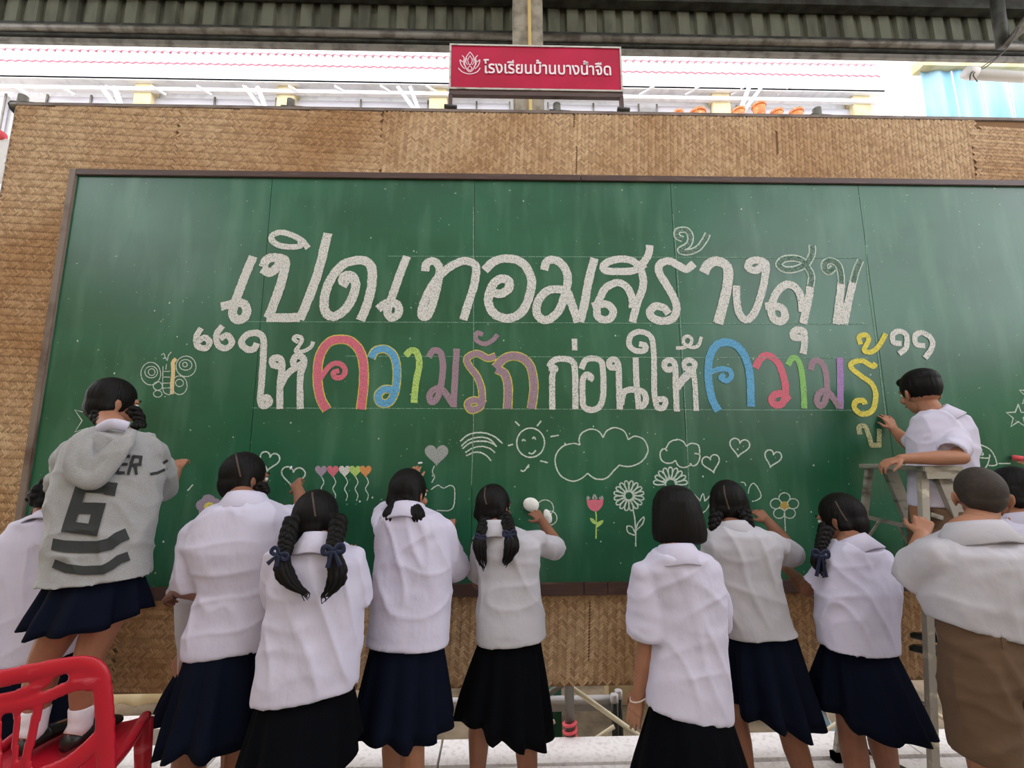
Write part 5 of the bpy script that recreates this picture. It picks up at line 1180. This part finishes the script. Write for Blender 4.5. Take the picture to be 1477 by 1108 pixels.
MB().beam(Lp(1342,742,Yn+.02),Lp(1398,760,Yn+.02),.020,.008,up=(0,1,0)).build('spreader',M['alu'],ld)
mb=MB(); pts=[Lp(1345,686,Yn+.03),Lp(1372,686,Yn+.03),Lp(1366,718,Yn+.03)]; mb.add([p for p in pts]+[p+V((0,.008,0)) for p in pts],[(0,1,2),(5,4,3),(0,3,4,1),(1,4,5,2),(2,5,3,0)]); mb.build('gusset_plate',M['alupale'],ld)
for p in (down(topf[0],1244,780,Yf),down(topn[0],1347,1040,Yn),a1,b1): MB().box(p+V((-.025,-.02,0)),p+V((.025,.02,.035))).build('rubber_foot',M['cord'],ld)
# ------------------------------------------------------------ red plastic chair
YCb=-1.02; cl_,cr_=at(-62,960,YCb).x,at(150,960,YCb).x; cxx=(cl_+cr_)/2; hw=(cr_-cl_)/2
chz=.47; ztopc=at(60,950,YCb).z
rc=empty('plastic_chair',(cr_,YCb,0),'worn red plastic chair with slotted back under the hoodie girl','chair')
# backrest: frame with cut-outs built from smooth bars
def cz(px,py): 
    p=at(px,py,YCb); return p
def bar(mb,pts,r,flat=.35): mb.tube(cat([cz(*p) for p in pts],6),r,10,flat=flat,up=(0,1,0))
mb=MB()
mb.tube(cat([cz(p[0],p[1]) for p in ((-62,1108),(-60,1010),(-48,975),(-10,968),(40,962),(90,956),(125,955),(143,968),(148,1000),(150,1060),(150,1118))],6),.026,12,flat=.42,up=(0,1,0))
bar(mb,[(-50,996),(0,994),(40,990),(75,978),(88,965)],.016); bar(mb,[(-40,1012),(20,1005),(70,1000),(110,985),(140,985)],.020)
bar(mb,[(110,980),(128,975),(140,985)],.030)
mb.tube(cat([cz(*p) for p in ((76,992),(66,1040),(58,1080),(60,1110))],6),.013,10,flat=.5,up=(0,1,0))
for xt,xb in ((50,42),(28,26),(6,8),(-16,-8),(-36,-24)): mb.tube([cz(xt,1000),cz((xt+xb)/2,1050),cz(xb,1108)],[.010,.009,.011],8,flat=.6,up=(0,1,0))
bar(mb,[(-60,1108),(0,1122),(60,1112),(110,1095),(148,1060)],.026)
me=remesh(mb,.006,2); to_obj(me,'backrest',M['red'],rc)
mb=MB(); n=28; yb_,yf_=YCb+.03,YCb+.46; kf=.90
mb.loft([[V((cxx+hw*sx*q*(1-.08*(yy-yb_)/.4),yy,z)) for (q,z) in ((-1,chz-.03),(-1,chz),(-.8,chz-.006),(0,chz-.012),(.8,chz-.006),(1,chz),(1,chz-.03),(0,chz-.03))] for yy,sx in ((yb_,.93),((yb_+yf_)/2,(1+kf)/2),(yf_-.03,kf*.99),(yf_,kf*.93))]); mb.build('seat',M['red'],rc,bevel=.004)
for s in (-1,1):
    for yy,tag_ in ((yf_-.03,'f'),(YCb,'b')):
        kk=(kf*.95 if tag_=='f' else .93); top=V((cxx+s*hw*kk,yy,chz-.005)); bot=V((cxx+s*(hw*kk+.03),yy+(.03 if tag_=='f' else -.06),.0)); mb=MB()
        mb.tube([top,top.lerp(bot,.5),bot],[.034,.026,.020],10,flat=.75); mb.build('leg',M['red'],rc,smooth=True)
    mb=MB(); mb.tube(cat([V((cxx+s*hw*.97,YCb+.02,chz+.02)),V((cxx+s*hw*(1+kf)/2,(YCb+yf_)/2,chz+.0)),V((cxx+s*hw*kf*.97,yf_-.03,chz+.012))],5),.022,10,flat=.8); mb.build('side_rim',M['red'],rc,smooth=True)
rc.rotation_euler=(0,0,math.radians(16))
